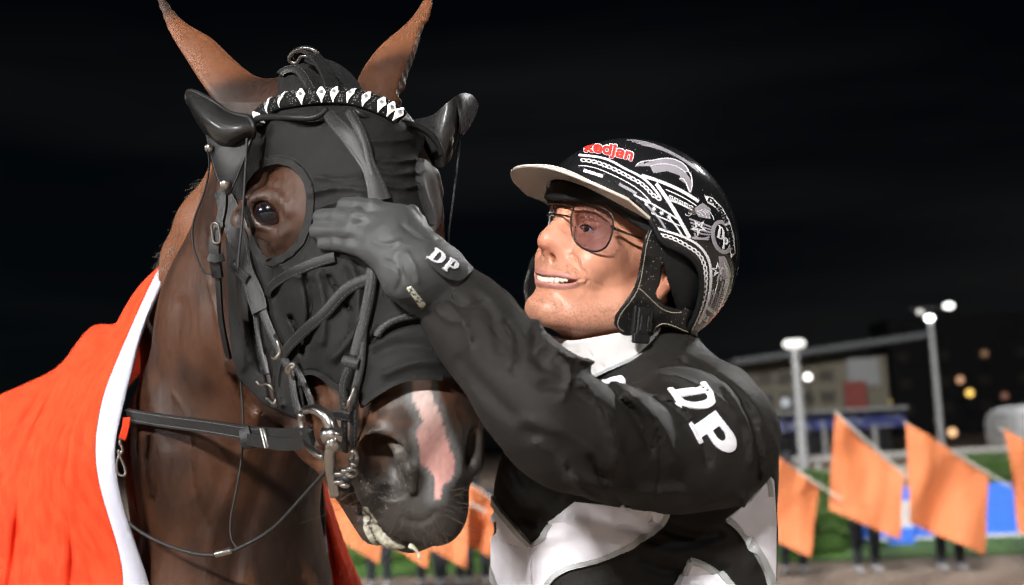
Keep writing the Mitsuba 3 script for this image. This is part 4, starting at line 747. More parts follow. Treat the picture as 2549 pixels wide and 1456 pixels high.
_i = np.argmin(np.abs(_L[:, 1])); 
for z in (.033, .018):
    a = _L[np.argmin(np.abs(_L[:, 2] - z) + (_L[:, 1] > .03) * 9)]; m = tube(spline([a, a * [1, 0, 1] + [.004, 0, .001], a * [1, -1, 1]], 12), .0011, 8); put_local(num('glasses__bridge'), m.vertices, m.faces, 'frame_mat')
# ------------------------------------------------------------------ the bridle
_hp = sg.Polygon(HOLE).buffer(2); put('hood__eye_binding', decal(hood_out, _hp.buffer(19).difference(_hp), .0022, 9, .003), 'bind_mat', 'knitted binding round the eye opening', smooth=50)
_sr = np.array(_hp.buffer(22).exterior.coords)[::3]; stitch(hood_out, _sr, 90, 'hood__eye_binding__stitching', .0004, 'stitch_dark', .0004)
put('hood__eye_binding_001', stroke(hood_out, [(1044, 395), (1042, 440), (1048, 475), (1060, 512), (1074, 560)], 18, t=.002, g=9), 'bind_mat', smooth=50)
put('hood__hem', stroke(hood_out, [(750, 960), (757, 930), (780, 926), (815, 944), (850, 969), (872, 982)], 13, t=.002, g=9), 'bind_mat', smooth=50); put('hood__hem_001', stroke(hood_out, [(905, 1006), (930, 985), (960, 966), (1005, 945), (1060, 940), (1100, 940)], 12, t=.0015, g=9), 'bind_mat', smooth=50)
rough('stitch_dark', (.03, .03, .03), .7)
fuzzy('bind_mat', (.011, .0108, .0105), .7, .25, weave_relief, .0005)
rough('strap_mat', (.0105, .0105, .0108), .5, .34); rough('steel_mat', (.55, .53, .5), .22, .5, metallic=1.0); rough('velvet_mat', (.004, .004, .004), .8, .15); rough('strass_mat', (.75, .75, .72), .25, .6); rough('stone_mat', (.8, .8, .82), .05, .9, metallic=.8); rough('cup_mat', (.01, .01, .01), .09, .6, clearcoat=1.0); rough('cord_mat', (.012, .012, .012), .7)
tag('bridle', 'black leather bridle with a diamond browband and steel bit', 'bridle')
def smooth_hood(p): return hood_skin(p) - .0065
def on_smooth(F, pts, n, lift, win=13, d0=.9):   # a smoothed path over a surface, and its outward side
    q = spline(pts, n) if len(pts) > 2 else np.linspace(pts[0], pts[-1], n); p, h = march(F, q, d0=d0); d = p[:, 2].copy(); i = np.arange(n)
    if h.sum() > 1: d = np.interp(i, i[h], d[h])
    k = max(3, min(win, (n // 2) * 2 - 1)); sm = lambda x: np.convolve(np.pad(x, k // 2, 'reflect', reflect_type='odd'), np.ones(k) / k, 'valid')
    d = sm(sm(d)); N = grad(F, p, 6e-3); N = nrm(np.stack([sm(sm(N[:, j])) for j in range(3)], 1)); P = np.array([U(x, y, z) for (x, y), z in zip(q, d)]); N = nrm(N - .5 * nrm(P)); return P + N * lift, N
def flat(P, N, w, th, key, mat='strap_mat', rows=5, stitches=True):
    n = len(P); t = nrm(np.gradient(P, axis=0)); s_ = nrm(np.cross(t, N)); ww = np.broadcast_to(w, (n,))[:, None] / 2; nn = np.cross(s_, t); nn = nn * np.sign(np.sum(nn * N, 1, keepdims=True))
    G = np.stack([P + s_ * ww * a + nn * th * .35 * (1 - a * a) for a in np.linspace(-1, 1, rows)], 1); m = solid_grid(G, th); put(key, mesh_world(m.vertices, m.faces), mat, smooth=50)
    if stitches:
        L = np.r_[0, np.cumsum(np.linalg.norm(np.diff(P, axis=0), axis=1))]; out = []
        for a in (-.74, .74):
            q = P + s_ * ww * a + nn * (th * .5 + th * .35 * (1 - a * a) + .0002)
            for x in np.arange(.003, L[-1] - .003, .0052): out.append(tube_cam(np.stack([np.interp([x, x + .0032], L, q[:, k]) for k in range(3)], 1), .00045, 4))
        if out: put(key + '__stitching', trimesh.util.concatenate(out), 'stitch_grey')
def strap(pts, w, t=.0035, key='strap', F=None, n=50, lift=None, **kw):
    P, N = on_smooth(F or smooth_hood, pts, n, t * .6 if lift is None else lift); flat(P, N, np.asarray(w) / F_PX * P[:, 2].mean(), min(t, .0045), num('bridle__' + key)); return P, N
def strap_w(l, r, t=.0035, key='strap', F=None):
    a, b = spline(l, 50), spline(r, 50); P, N = on_smooth(F or smooth_hood, (a + b) / 2, 50, t); flat(P, N, np.linalg.norm(a - b, axis=1) / F_PX * P[:, 2], t * .8, num('bridle__' + key)); return P, N
strap_w([(535, 475), (555, 545), (582, 622), (596, 658), (618, 726), (634, 769)], [(570, 470), (601, 513), (618, 568), (639, 633), (640, 664), (656, 713), (675, 784)], .005, 'cheek_strap')
rough('stitch_grey', (.05, .05, .048), .7)
strap([(660, 776), (671, 806), (686, 840), (707, 883), (727, 918)], 19, .005, 'cheek_strap'); strap([(727, 916), (732, 943), (737, 981), (744, 1010), (757, 1034)], 16, .005, 'cheek_strap'); strap([(736, 905), (750, 930), (765, 961), (777, 996), (783, 1016)], 13, .004, 'cheek_strap')
strap([(640, 780), (645, 820), (655, 870), (672, 930)], 9, .004, 'cheek_strap')
strap([(708, 890), (722, 868), (745, 842), (785, 804), (815, 778), (866, 722), (900, 703), (934, 692)], 25, .006, 'noseband')
strap([(670, 735), (672, 722), (692, 700), (752, 668), (800, 650), (835, 640)], 24, .0022, 'lining_band')
strap_w([(804, 290), (826, 318), (855, 352), (882, 389), (905, 428), (914, 470), (918, 500)], [(833, 285), (852, 305), (883, 335), (912, 373), (938, 425), (958, 470), (972, 505)], .004, 'face_strap')
strap([(872, 284), (891, 318), (908, 360), (916, 395), (930, 440)], 22, .006, 'face_strap')
strap([(929, 670), (925, 718), (918, 759), (910, 800), (900, 840), (889, 885)], 22, .009, 'nose_strap')
strap([(908, 820), (904, 880), (898, 930), (889, 970), (887, 1020), (886, 1114), (878, 1180)], 15, .006, 'nose_strap'); strap([(884, 905), (868, 932), (861, 968), (865, 1010), (867, 1060), (867, 1116)], 15, .009, 'nose_strap')
for c, a in (((883, 903), 5), ((866, 1030), 4), ((612, 680), 20)): strap([(c[0] - 19, c[1] - a), (c[0] + 19, c[1] + a)], 22, .013, 'keeper', n=8)
strap([(940, 838), (955, 815), (985, 797), (1025, 788), (1070, 786)], 13, .004, 'lining_band')
strap([(700, 190), (718, 178), (738, 178), (760, 200), (778, 232)], 21, .004, 'crown_strap')
# plaited tube stays
def stay(pts, r, key):
    q = np.array(pts); P, N = on_smooth(smooth_hood, q[:, :2], 40, 0, 15); L = np.interp(np.linspace(0, 1, 40), np.linspace(0, 1, len(q)), q[:, 2]); put(num('bridle__' + key), tube_cam(P * (1 - L / P[:, 2])[:, None], r, 12), 'strap_mat')
stay([(812, 272, .012), (800, 284, .014), (787, 291, .014), (738, 293, .014), (690, 291, .014), (660, 292, .016), (642, 296, .02), (629, 307, .025)], .0036, 'stay')
_rs = [U(883, 274, 1.315), U(898, 285, 1.312), U(916, 293, 1.318), U(970, 303, 1.335), U(1030, 312, 1.355), U(1070, 335, 1.365), U(1090, 360, 1.37), U(1099, 388, 1.375)]; put(num('bridle__stay'), tube_cam(spline(_rs, 40), .0036, 12), 'strap_mat')
# browband with its diamonds
_bb = spline([(630, 318), (648, 290), (670, 268), (697, 255), (740, 245), (793, 239), (847, 239), (889, 244), (930, 256), (965, 271), (990, 285), (1002, 300)], 70)
_bp, _ = march(hood_skin, _bb, off=.012); _bN = grad(hood_skin, _bp, 4e-3); _bp = np.stack([np.convolve(np.pad(_bp[:, i], 4, 'edge'), np.ones(9) / 9, 'valid') for i in range(3)], 1)
_bT = nrm(np.gradient(_bp, axis=0)); _bN = nrm(np.stack([np.convolve(np.pad(_bN[:, i], 6, 'edge'), np.ones(13) / 13, 'valid') for i in range(3)], 1)); _bN = nrm(_bN - 1.1 * nrm(_bp)); _bN = nrm(_bN - _bT * np.sum(_bN * _bT, 1, keepdims=True)); _bS = np.cross(_bN, _bT)
ang = np.arange(16) * 2 * np.pi / 16; G = _bp[:, None] + .0105 * np.cos(ang)[None, :, None] * _bS[:, None] + .0055 * np.sin(ang)[None, :, None] * _bN[:, None]
i, j = np.meshgrid(np.arange(69), np.arange(16), indexing='ij'); q = np.stack([i * 16 + j, i * 16 + (j + 1) % 16, (i + 1) * 16 + (j + 1) % 16, (i + 1) * 16 + j], -1).reshape(-1, 4)
bm = trimesh.Trimesh(W(G.reshape(-1, 3)), np.vstack([q[:, [0, 1, 2]], q[:, [0, 2, 3]]]), process=False); put('bridle__browband', bm, 'velvet_mat', 'black velvet browband set with white diamonds')
_s = np.r_[0, np.cumsum(np.linalg.norm(np.diff(PX(_bp), axis=0), axis=1))]
def bb_at(x): i = np.argmin(np.abs(_bb[:, 0] - x)); return _bp[i], _bT[i], _bS[i], _bN[i]
rs = np.random.RandomState(3)
for x in (645, 677, 713, 755, 798, 839, 877, 913, 946, 971, 990):
    p, t, s, n = bb_at(x); k = num('bridle__browband__diamond'); w, h = .0052, .0106
    pts = []
    for v in np.linspace(-1, 1, 9):
        y = h * v * .98; z = .0056 * math.sqrt(max(0, 1 - (y / .0107) ** 2)) + .0012; ww = w * (1 - abs(v)); pts.append([p + s * y + n * z - t * ww, p + s * y + n * (z + .0008), p + s * y + n * z + t * ww])
    Gd = np.array(pts); m = solid_grid(Gd, .0012); put(k, mesh_world(m.vertices, m.faces), 'strass_mat', smooth=20)
    e = trimesh.creation.icosphere(2, .0023); e.apply_translation(p + n * .008); put(num('bridle__browband__stone'), mesh_world(e.vertices, e.faces), 'stone_mat')
gl = []
for x in range(640, 995, 1):
    for _ in range(2):
        xx = x + rs.rand(); 
        if min(abs(xx - c) for c in (645, 677, 713, 755, 798, 839, 877, 913, 946, 971, 990)) < 11: continue
        p, t, s, n = bb_at(xx); a = rs.uniform(-1.2, 1.2); b = trimesh.creation.box((.0008, .0008, .0004)); b.apply_transform(trimesh.transformations.random_rotation_matrix(rs.rand(3))); b.apply_translation(p + t * rs.uniform(-.001, .001) + s * .0105 * math.sin(a) + n * .0057 * math.cos(a)); gl.append(b)
m = trimesh.util.concatenate(gl); put('bridle__browband__glitter', mesh_world(m.vertices, m.faces), 'stone_mat', kind='stuff', smooth=False)
# crown piece with its buckle
def ribbon(pts, w, th, up, key, mat='strap_mat', n=30, smooth=40):    # a strap hung in the air: points in the camera frame, up = its flat side
    p = spline(pts, n); t = nrm(np.gradient(p, axis=0)); u = np.asarray(up, float); u = np.broadcast_to(u, p.shape); s = nrm(np.cross(t, u)); ww = np.broadcast_to(w, (n,))[:, None] / 2
    G = np.stack([p - s * ww, p + s * ww], 1); m = solid_grid(G, th); put(num(key), mesh_world(m.vertices, m.faces), mat, smooth=smooth); return p
ribbon([U(737, 160, 1.46), U(745, 133, 1.445), U(765, 128, 1.43), U(792, 150, 1.41), U(815, 185, 1.39), U(828, 232, 1.375)], .017, .004, (0.5, -.6, -.7), 'bridle__crown_strap')
ribbon([U(778, 150, 1.43), U(810, 160, 1.41), U(850, 185, 1.40), U(880, 225, 1.395)], .02, .003, (0.3, -.7, -.7), 'bridle__crown_strap')
put('bridle__crown_buckle', tube_cam(spline([U(722, 152, 1.45), U(730, 130, 1.44), U(745, 121, 1.43), U(775, 122, 1.42), U(788, 130, 1.42), U(780, 142, 1.43), U(750, 140, 1.44), U(733, 158, 1.45)], 40, True), .0028, 8, True), 'steel_mat')
# blinker cups
def sheet(rows, th, key, mat, n=24, smooth=40):
    R = [spline(r, n) for r in rows]; R = np.array(R); m_ = 14; k = min(3, len(rows) - 1); t = np.linspace(0, 1, m_)
    from scipy.interpolate import make_interp_spline
    G = make_interp_spline(np.linspace(0, 1, len(rows)), R, k=k)(t); m = solid_grid(G, th); put(key, mesh_world(m.vertices, m.faces), mat, smooth=smooth); return G
G = sheet([[U(466, 232, 1.40), U(482, 228, 1.385), U(506, 239, 1.375), U(533, 255, 1.365), U(560, 275, 1.36), U(588, 286, 1.352), U(618, 291, 1.345)],
       [U(465, 240, 1.395), U(480, 252, 1.372), U(504, 275, 1.356), U(533, 293, 1.345), U(562, 306, 1.338), U(590, 309, 1.335), U(628, 306, 1.338)],
       [U(466, 248, 1.395), U(484, 278, 1.373), U(508, 308, 1.356), U(534, 328, 1.344), U(564, 340, 1.336), U(594, 333, 1.334), U(632, 324, 1.338)],
       [U(470, 258, 1.40), U(490, 300, 1.388), U(514, 334, 1.380), U(536, 353, 1.370), U(562, 367, 1.362), U(594, 358, 1.356), U(629, 342, 1.350)]], .003, 'bridle__blinker_cup', 'cup_mat')
tag('bridle__blinker_cup', 'glossy black blinker cup beside the near eye')
put('bridle__blinker_cup__edge', tube_cam(np.vstack([G[::-1, 0], G[0, 1:], G[1:, -1]]), .0028, 8), 'strap_mat')
G = sheet([[U(514, 333, 1.377), U(536, 352, 1.365), U(562, 366, 1.355), U(594, 357, 1.350), U(631, 338, 1.345)], [U(524, 384, 1.372), U(540, 390, 1.362), U(566, 398, 1.352), U(590, 394, 1.346), U(618, 376, 1.343)],
       [U(537, 432, 1.368), U(548, 432, 1.36), U(566, 436, 1.352), U(582, 432, 1.347), U(604, 412, 1.343)], [U(561, 482, 1.362), U(564, 484, 1.36), U(567, 486, 1.358), U(570, 484, 1.356), U(574, 480, 1.354)]], .003, 'bridle__cup_flap', 'strap_mat')
stitch_pts = [G[2:, 1], G[2:, -2]]
put('bridle__cup_flap__stitching', trimesh.util.concatenate([tube_cam(np.array(x) + [0, 0, -.003], .0005, 5) for x in stitch_pts]), 'stitch_grey')
put('bridle__cup_flap__rivet', (lambda e: mesh_world(e.vertices * [1, 1, .6] + U(559, 459, 1.346), e.faces))(trimesh.creation.icosphere(2, .0062)), 'steel_mat')
put('bridle__cup_flap__rivet_001', (lambda e: mesh_world(e.vertices * [1, 1, .6] + U(519, 368, 1.362), e.faces))(trimesh.creation.icosphere(2, .005)), 'steel_mat')
G = sheet([[U(1030, 300, 1.43), U(1050, 296, 1.42), U(1078, 288, 1.41), U(1102, 268, 1.40), U(1126, 245, 1.40), U(1146, 238, 1.42), U(1160, 250, 1.45), U(1142, 292, 1.46)],
       [U(1029, 325, 1.425), U(1050, 325, 1.41), U(1078, 322, 1.40), U(1106, 308, 1.395), U(1130, 295, 1.40), U(1145, 300, 1.425), U(1148, 312, 1.45), U(1140, 325, 1.455)],
       [U(1040, 352, 1.42), U(1056, 356, 1.41), U(1076, 360, 1.40), U(1098, 352, 1.395), U(1118, 345, 1.40), U(1134, 345, 1.42), U(1138, 350, 1.44), U(1130, 356, 1.445)],
       [U(1062, 392, 1.42), U(1072, 400, 1.41), U(1084, 412, 1.405), U(1096, 416, 1.405), U(1106, 410, 1.41), U(1116, 400, 1.42), U(1120, 392, 1.43), U(1116, 388, 1.435)]], .003, 'bridle__blinker_cup_001', 'cup_mat')
tag('bridle__blinker_cup_001', 'far blinker cup rolled open at the top')
sheet([[U(1126, 245, 1.40), U(1142, 236, 1.41), U(1162, 234, 1.43), U(1183, 246, 1.45), U(1188, 262, 1.46), U(1178, 280, 1.46)], [U(1140, 268, 1.40), U(1154, 262, 1.41), U(1168, 262, 1.43), U(1180, 272, 1.45), U(1182, 282, 1.455), U(1172, 296, 1.455)],
       [U(1146, 300, 1.40), U(1152, 300, 1.41), U(1162, 302, 1.43), U(1168, 308, 1.44), U(1168, 312, 1.445), U(1160, 320, 1.445)], [U(1142, 330, 1.41), U(1144, 332, 1.415), U(1147, 332, 1.42), U(1149, 333, 1.425), U(1149, 335, 1.43), U(1147, 338, 1.435)]], .003, 'bridle__blinker_cup_001__lip', 'strap_mat')
# side straps, throat lash, cords
ribbon([U(553, 470, 1.40), U(556, 500, 1.395), U(548, 550, 1.39), U(537, 590, 1.385), U(536, 650, 1.385), U(542, 690, 1.39)], np.r_[np.full(12, .009), np.full(18, .0125)], .005, (-.3, 0, -1), 'bridle__throat_strap')
ribbon([U(542, 680, 1.395), U(546, 740, 1.40), U(551, 800, 1.41), U(560, 850, 1.42), U(570, 890, 1.44)], .006, .004, (-.3, 0, -1), 'bridle__throat_strap')
ribbon([U(522, 640, 1.382), U(538, 643, 1.379), U(556, 640, 1.382)], .009, .006, (0, 0, -1), 'bridle__keeper', n=10)
put('bridle__throat_buckle', tube_cam(spline([U(528, 558, 1.378), U(540, 556, 1.374), U(546, 575, 1.374), U(545, 603, 1.376), U(533, 604, 1.38), U(528, 580, 1.38)], 30, True), .0018, 8, True), 'steel_mat')
tag('cord', 'thin black cords hanging from the blinker cups', 'cord') if False else None
put('ear_plug_cord', tube_cam(spline([U(516, 372, 1.36), U(520, 420, 1.37), U(500, 500, 1.38), U(480, 560, 1.385), U(481, 610, 1.385), U(495, 655, 1.385), U(512, 680, 1.385), U(527, 680, 1.385)], 50), .0011, 6), 'cord_mat', 'thin grey cord looping beside the neck left of the bridle', 'cord')
put('blinker_cord', tube_cam(spline([U(614, 345, 1.335), U(612, 400, 1.33), U(606, 500, 1.325), U(600, 580, 1.315), U(594, 640, 1.31), U(592, 672, 1.31)], 40), .0014, 6), 'cord_mat', 'black braided cord hanging from the near blinker cup', 'cord')
put('blinker_cord_001', tube_cam(spline([U(1144, 350, 1.42), U(1137, 420, 1.42), U(1124, 520, 1.40), U(1115, 600, 1.37), U(1113, 640, 1.35)], 40), .0013, 6), 'cord_mat', 'black braided cord hanging from the far blinker cup behind the glove', 'cord')
# bit
put('bridle__hook', tube_cam(spline([U(684, 836, 1.285), U(690, 845, 1.28), U(694, 862, 1.277), U(697, 873, 1.277), U(692, 886, 1.277), U(683, 891, 1.28), U(677, 884, 1.285), U(679, 874, 1.288)], 40), .0022, 8), 'steel_mat')
put('bridle__hook_001', tube_cam(spline([U(885, 963, 1.235), U(880, 972, 1.232), U(875, 985, 1.232), U(868, 1000, 1.232), U(861, 1013, 1.235), U(855, 1008, 1.24), U(857, 1003, 1.24)], 40), .0018, 8), 'steel_mat')
put('bridle__hook_002', tube_cam(spline([U(638, 948, 1.40), U(652, 957, 1.395), U(660, 955, 1.39), U(672, 960, 1.385), U(685, 975, 1.385), U(688, 995, 1.385), U(684, 1003, 1.385), U(673, 998, 1.39), U(662, 992, 1.395)], 50), .002, 8), 'steel_mat')
put('bridle__square_buckle', tube_cam(spline([U(714, 924, 1.273), U(722, 908, 1.268), U(732, 906, 1.266), U(733, 912, 1.266), U(724, 916, 1.268), U(718, 930, 1.273)], 30, True), .002, 8, True), 'steel_mat')
put('bridle__bit_ring', tube_cam(spline([U(760, 1022, 1.255), U(772, 1018, 1.245), U(790, 1021, 1.235), U(810, 1034, 1.228), U(823, 1058, 1.225), U(828, 1080, 1.225)], 40), np.linspace(.0042, .0075, 40), 14), 'steel_mat')
put('bridle__bit_ring_001', tube_cam(spline([U(752, 1030, 1.27), U(750, 1045, 1.275), U(752, 1060, 1.275), U(760, 1092, 1.265), U(772, 1114, 1.25), U(790, 1130, 1.237), U(806, 1138, 1.23)], 40), .004, 12), 'steel_mat')
put('bridle__bit_body', tube_cam(np.array([U(806, 1085, 1.226), U(826, 1082, 1.224), U(852, 1086, 1.225)]), np.array([.009, .0105, .008]), 16), 'steel_mat')
put('bridle__bit_body_001', tube_cam(np.array([U(829, 1078, 1.224), U(829, 1108, 1.222), U(826, 1120, 1.222)]), np.array([.0085, .0085, .007]), 16), 'steel_mat')
put('bridle__bit_shank', tube_cam(spline([U(822, 1112, 1.224), U(820, 1150, 1.226), U(828, 1200, 1.23), U(834, 1236, 1.232)], 20), np.linspace(.0058, .0052, 20), 12), 'steel_mat')
for c, rx, ry, d in (((880, 1140), 7, 17, 1.222), ((872, 1175), 13, 9, 1.222)): a = np.linspace(0, 2 * np.pi, 30, endpoint=False); put(num('bridle__link'), tube_cam(np.array([U(c[0] + rx * math.cos(x), c[1] + ry * math.sin(x), d + .004 * math.cos(2 * x)) for x in a]), .0026, 10, True), 'steel_mat')
put('bridle__curb_strap', tube_cam(spline([U(876, 1178, 1.225), U(860, 1190, 1.225), U(845, 1185, 1.228), U(838, 1190, 1.23), U(850, 1210, 1.235), U(875, 1215, 1.235)], 30), .0045, 8), 'strap_mat')
for p in ((845, 1180), (843, 1200), (858, 1208), (862, 1172)): e = trimesh.creation.icosphere(2, .0035); put(num('bridle__stud'), mesh_world(e.vertices * [1.6, .8, .8] + U(*p, 1.222), e.faces), 'steel_mat')
# rein
_rp = spline([U(306, 1030, 1.60), U(400, 1046, 1.56), U(520, 1062, 1.47), U(620, 1078, 1.38), U(700, 1085, 1.31), U(778, 1082, 1.255)], 40)
p = ribbon(_rp, .0165, .004, (-.25, 0, -1), 'rein', n=40); tag('rein', 'black leather rein stretched across the neck to the bit', 'rein')
for o in (-.0055, .0055): put(num('rein__stitching'), tube_cam(_rp + [0, o, -.003], .0007, 5), 'stitch_grey')
ribbon([U(600, 1092, 1.385), U(660, 1100, 1.335), U(720, 1105, 1.29), U(775, 1092, 1.25)], .0135, .004, (-.25, 0, -1), 'rein__loop')
put('rein__buckle', tube_cam(np.array([U(648, 1066, 1.338), U(655, 1066, 1.333), U(668, 1112, 1.325), U(661, 1116, 1.33)]), .0016, 8, True), 'steel_mat')
ribbon([U(610, 1068, 1.375), U(614, 1090, 1.37), U(622, 1114, 1.372)], .013, .006, (-.25, 0, -1), 'rein__keeper', n=10)
# check cords across the chest
put('chest_cord', tube_cam(spline([U(322, 1300, 1.58), U(360, 1330, 1.56), U(430, 1362, 1.545), U(500, 1380, 1.53), U(548, 1380, 1.525), U(590, 1366, 1.52), U(650, 1335, 1.51), U(700, 1295, 1.47), U(750, 1240, 1.40), U(800, 1185, 1.30), U(818, 1165, 1.25)], 70), .0022, 8), 'cord_mat', 'black cord hanging in a curve across the chest of the horse', 'cord')
put('chest_cord__clip', tube_cam(np.array([U(538, 1380, 1.524), U(576, 1369, 1.519)]), .0045, 10), 'steel_mat')
put('check_cord', tube_cam(spline([U(598, 880, 1.48), U(600, 960, 1.52), U(605, 1060, 1.52), U(600, 1150, 1.52), U(582, 1250, 1.525), U(573, 1310, 1.525), U(580, 1350, 1.522), U(594, 1366, 1.52)], 60), .0015, 6), 'cord_mat', 'thin black cord hanging down the neck to the chest cord', 'cord')
# ------------------------------------------------------------------ blanket
fuzzy('plush_mat', mikit.proc(lambda p, n, uv: mikit.mix((.50, .034, .010), (.57, .048, .015), mikit.smoothstep(.3, .7, mikit.fbm(p.x * 60 + p.z * 24, p.y * 50, p.z * 36, 3)))), .85, .15, lambda p, n, uv: mikit.fbm(p.x * 130 + p.z * 40, p.y * 130, p.z * 80, 3), .003, sheen=.35, sheen_tint=.7); rough('trim_mat', (.46, .47, .55), .7, .3, sheen=.3)
def coons(top, right, bottom, left, n, m):
    u, v = np.linspace(0, 1, m)[None, :, None], np.linspace(0, 1, n)[:, None, None]; t, b, l, r = spline(top, m), spline(bottom, m), spline(left, n), spline(right, n)
    return (1 - v) * t[None] + v * b[None] + (1 - u) * l[:, None] + u * r[:, None] - ((1 - u) * (1 - v) * t[0] + u * (1 - v) * t[-1] + (1 - u) * v * b[0] + u * v * b[-1])
edge = [U(420, 645, 1.86), U(372, 730, 1.80), U(345, 790, 1.76), U(290, 915, 1.68), U(254, 1030, 1.62), U(245, 1110, 1.61), U(262, 1230, 1.62), U(312, 1480, 1.66)]
top = [U(-60, 1010, 2.55), U(0, 985, 2.5), U(80, 950, 2.4), U(150, 910, 2.3), U(190, 860, 2.22), U(230, 815, 2.15), U(305, 790, 2.0), U(330, 740, 1.96), U(360, 700, 1.93), U(420, 645, 1.86)]
G = coons(top, edge, [U(-60, 1490, 2.0), U(100, 1490, 1.85), U(220, 1485, 1.74), U(312, 1480, 1.66)], [U(-60, 1010, 2.55), U(-60, 1200, 2.2), U(-60, 1490, 2.0)], 110, 120)
uu, vv = np.linspace(0, 1, 120)[None], np.linspace(0, 1, 110)[:, None]; wv = (meshkit.fbm(np.stack(np.broadcast_arrays(uu * 6 + vv * 2.6, vv * 1.6, 0 * uu), -1), 3, 2) - .5) + .3 * (meshkit.noise(np.stack(np.broadcast_arrays(uu * 17 + vv * 6, vv * 3.5, 0 * uu), -1), 8) - .5)
G = G * (1 + (wv * .05 * np.minimum(1, vv * 5) * (1 - uu ** 6))[..., None])
back = G[0] * [1, 1, 1] + np.array([0, .05, .3]); G = np.concatenate([(back * .0 + G[0] + [0, .08, .35])[None], (G[0] + [0, .02, .16])[None], (G[0] + [0, .003, .05])[None], G])
m = solid_grid(G[:, ::-1], .004); put('blanket', mesh_world(m.vertices, m.faces), 'plush_mat', 'orange plush winner blanket with white edge over the shoulder of the horse', 'blanket')
_te = spline(edge, 60); _ti = spline([U(424, 648, 1.83), U(408, 700, 1.77), U(366, 800, 1.71), U(327, 940, 1.63), U(301, 1050, 1.585), U(291, 1110, 1.575), U(296, 1190, 1.58), U(322, 1295, 1.60), U(382, 1480, 1.645)], 60)
G = np.stack([_te * (1 - a) + _ti * a + np.array([0, 0, -.012]) * math.sin(a * math.pi) for a in np.linspace(0, 1, 8)], 1) - [0, 0, .006]; m = solid_grid(G, .005); put('blanket__trim', mesh_world(m.vertices, m.faces), 'trim_mat', 'white edge of the blanket')
ribbon([U(316, 1040, 1.565), U(312, 1065, 1.56), U(304, 1092, 1.56)], .009, .004, (0, 0, -1), 'blanket__tab', 'plush_mat', 10)
put('blanket__snap_hook', tube_cam(spline([U(302, 1092, 1.558), U(299, 1104, 1.556), U(305, 1118, 1.556), U(296, 1135, 1.556), U(290, 1165, 1.556), U(296, 1180, 1.556), U(310, 1182, 1.556), U(312, 1170, 1.556), U(300, 1125, 1.556)], 50), .0018, 8), 'steel_mat')
_l = [U(770, 1060, 1.95), U(800, 1190, 1.95), U(830, 1290, 1.95), U(905, 1480, 1.95)]; _k = [U(755, 1060, 1.97), U(785, 1200, 1.96), U(805, 1300, 1.96), U(812, 1480, 1.95)]
G = np.stack([spline(_k, 40) * (1 - a) + spline(_l, 40) * a + np.array([0, 0, .02]) * math.sin(a * 7) for a in np.linspace(0, 1, 14)], 1); m = solid_grid(G, .004); put('blanket__far_side', mesh_world(m.vertices, m.faces), 'plush_mat', 'far side of the orange blanket')
G = np.stack([spline([U(780, 1290, 1.94), U(783, 1380, 1.94), U(778, 1480, 1.94)], 20), spline([U(806, 1290, 1.94), U(816, 1380, 1.94), U(820, 1480, 1.94)], 20)], 1); m = solid_grid(G, .004); put('blanket__trim_001', mesh_world(m.vertices, m.faces), 'trim_mat')
ribbon([U(775, 1090, 1.93), U(786, 1180, 1.92), U(793, 1260, 1.92), U(795, 1335, 1.92)], .019, .005, (0, 0, -1), 'harness_strap'); tag('harness_strap', 'black harness strap hanging behind the bit', 'strap')
# ------------------------------------------------------------------ whiskers, mane, foam
def curves(key, strands, mat, **kw):           # hairs as thin tubes, one mesh
    put(key, trimesh.util.concatenate([tube_cam(p, r, 4) for p, r in strands]), mat, kind='stuff', **kw)
rough('hair_mat', (.045, .03, .022), .5); rough('whisker_mat', (.07, .05, .035), .45); rough('mane_mat', (.17, .15, .13), .6)
rs = np.random.RandomState(11); S = []
_wx = np.c_[rs.uniform(880, 1150, 130), rs.uniform(1180, 1350, 130)]; _wx = _wx[~((_wx[:, 1] < 1260) & (_wx[:, 0] > 930) & (_wx[:, 0] < 1100))]; _wp, _wh = march(horse, _wx); _wn = grad(horse, _wp, 3e-3)
for (x, y), p, h, n in zip(_wx, _wp, _wh, _wn):
    if not h: continue
    L = rs.uniform(.012, .05); g = np.array([(-.4 if x < 1010 else .5) + rs.randn() * .3, .35 + rs.randn() * .25, -.1]); q = [p + (n * .8 + g * t * .9) * L * t for t in np.linspace(0, 1, 7)]; S.append((np.array(q), np.linspace(.0002, .00008, 7)))
curves('horse__whiskers', S, 'whisker_mat')
S = []
for _ in range(1800):
    t = rs.rand(); x, y = np.interp(t, [0, .3, .6, 1], [528, 495, 455, 425]), np.interp(t, [0, .3, .6, 1], [440, 520, 590, 660]); d = 1.70 + .06 * t + rs.uniform(-.02, .04); a = U(x + rs.uniform(-4, 18), y, d); L = rs.uniform(.01, .04)
    v = nrm(np.array([-.7 + rs.randn() * .25, .6 + rs.randn() * .25, .3 + rs.randn() * .3])); S.append((np.array([a + v * L * s + np.array([0, .5, 0]) * (L * s) ** 2 * 6 for s in np.linspace(0, 1, 6)]), np.linspace(.0003, .0001, 6)))
curves('horse__mane', S, 'mane_mat')
rough('foam_mat', (.40, .38, .29), .2, .6)
ico = trimesh.creation.icosphere(2, 1.0)
m = decal(horse, sg.Polygon([(903, 1258), (916, 1264), (932, 1290), (952, 1322), (978, 1348), (1006, 1361), (985, 1367), (950, 1364), (922, 1348), (906, 1316)]), .0004, 3.5, .002)
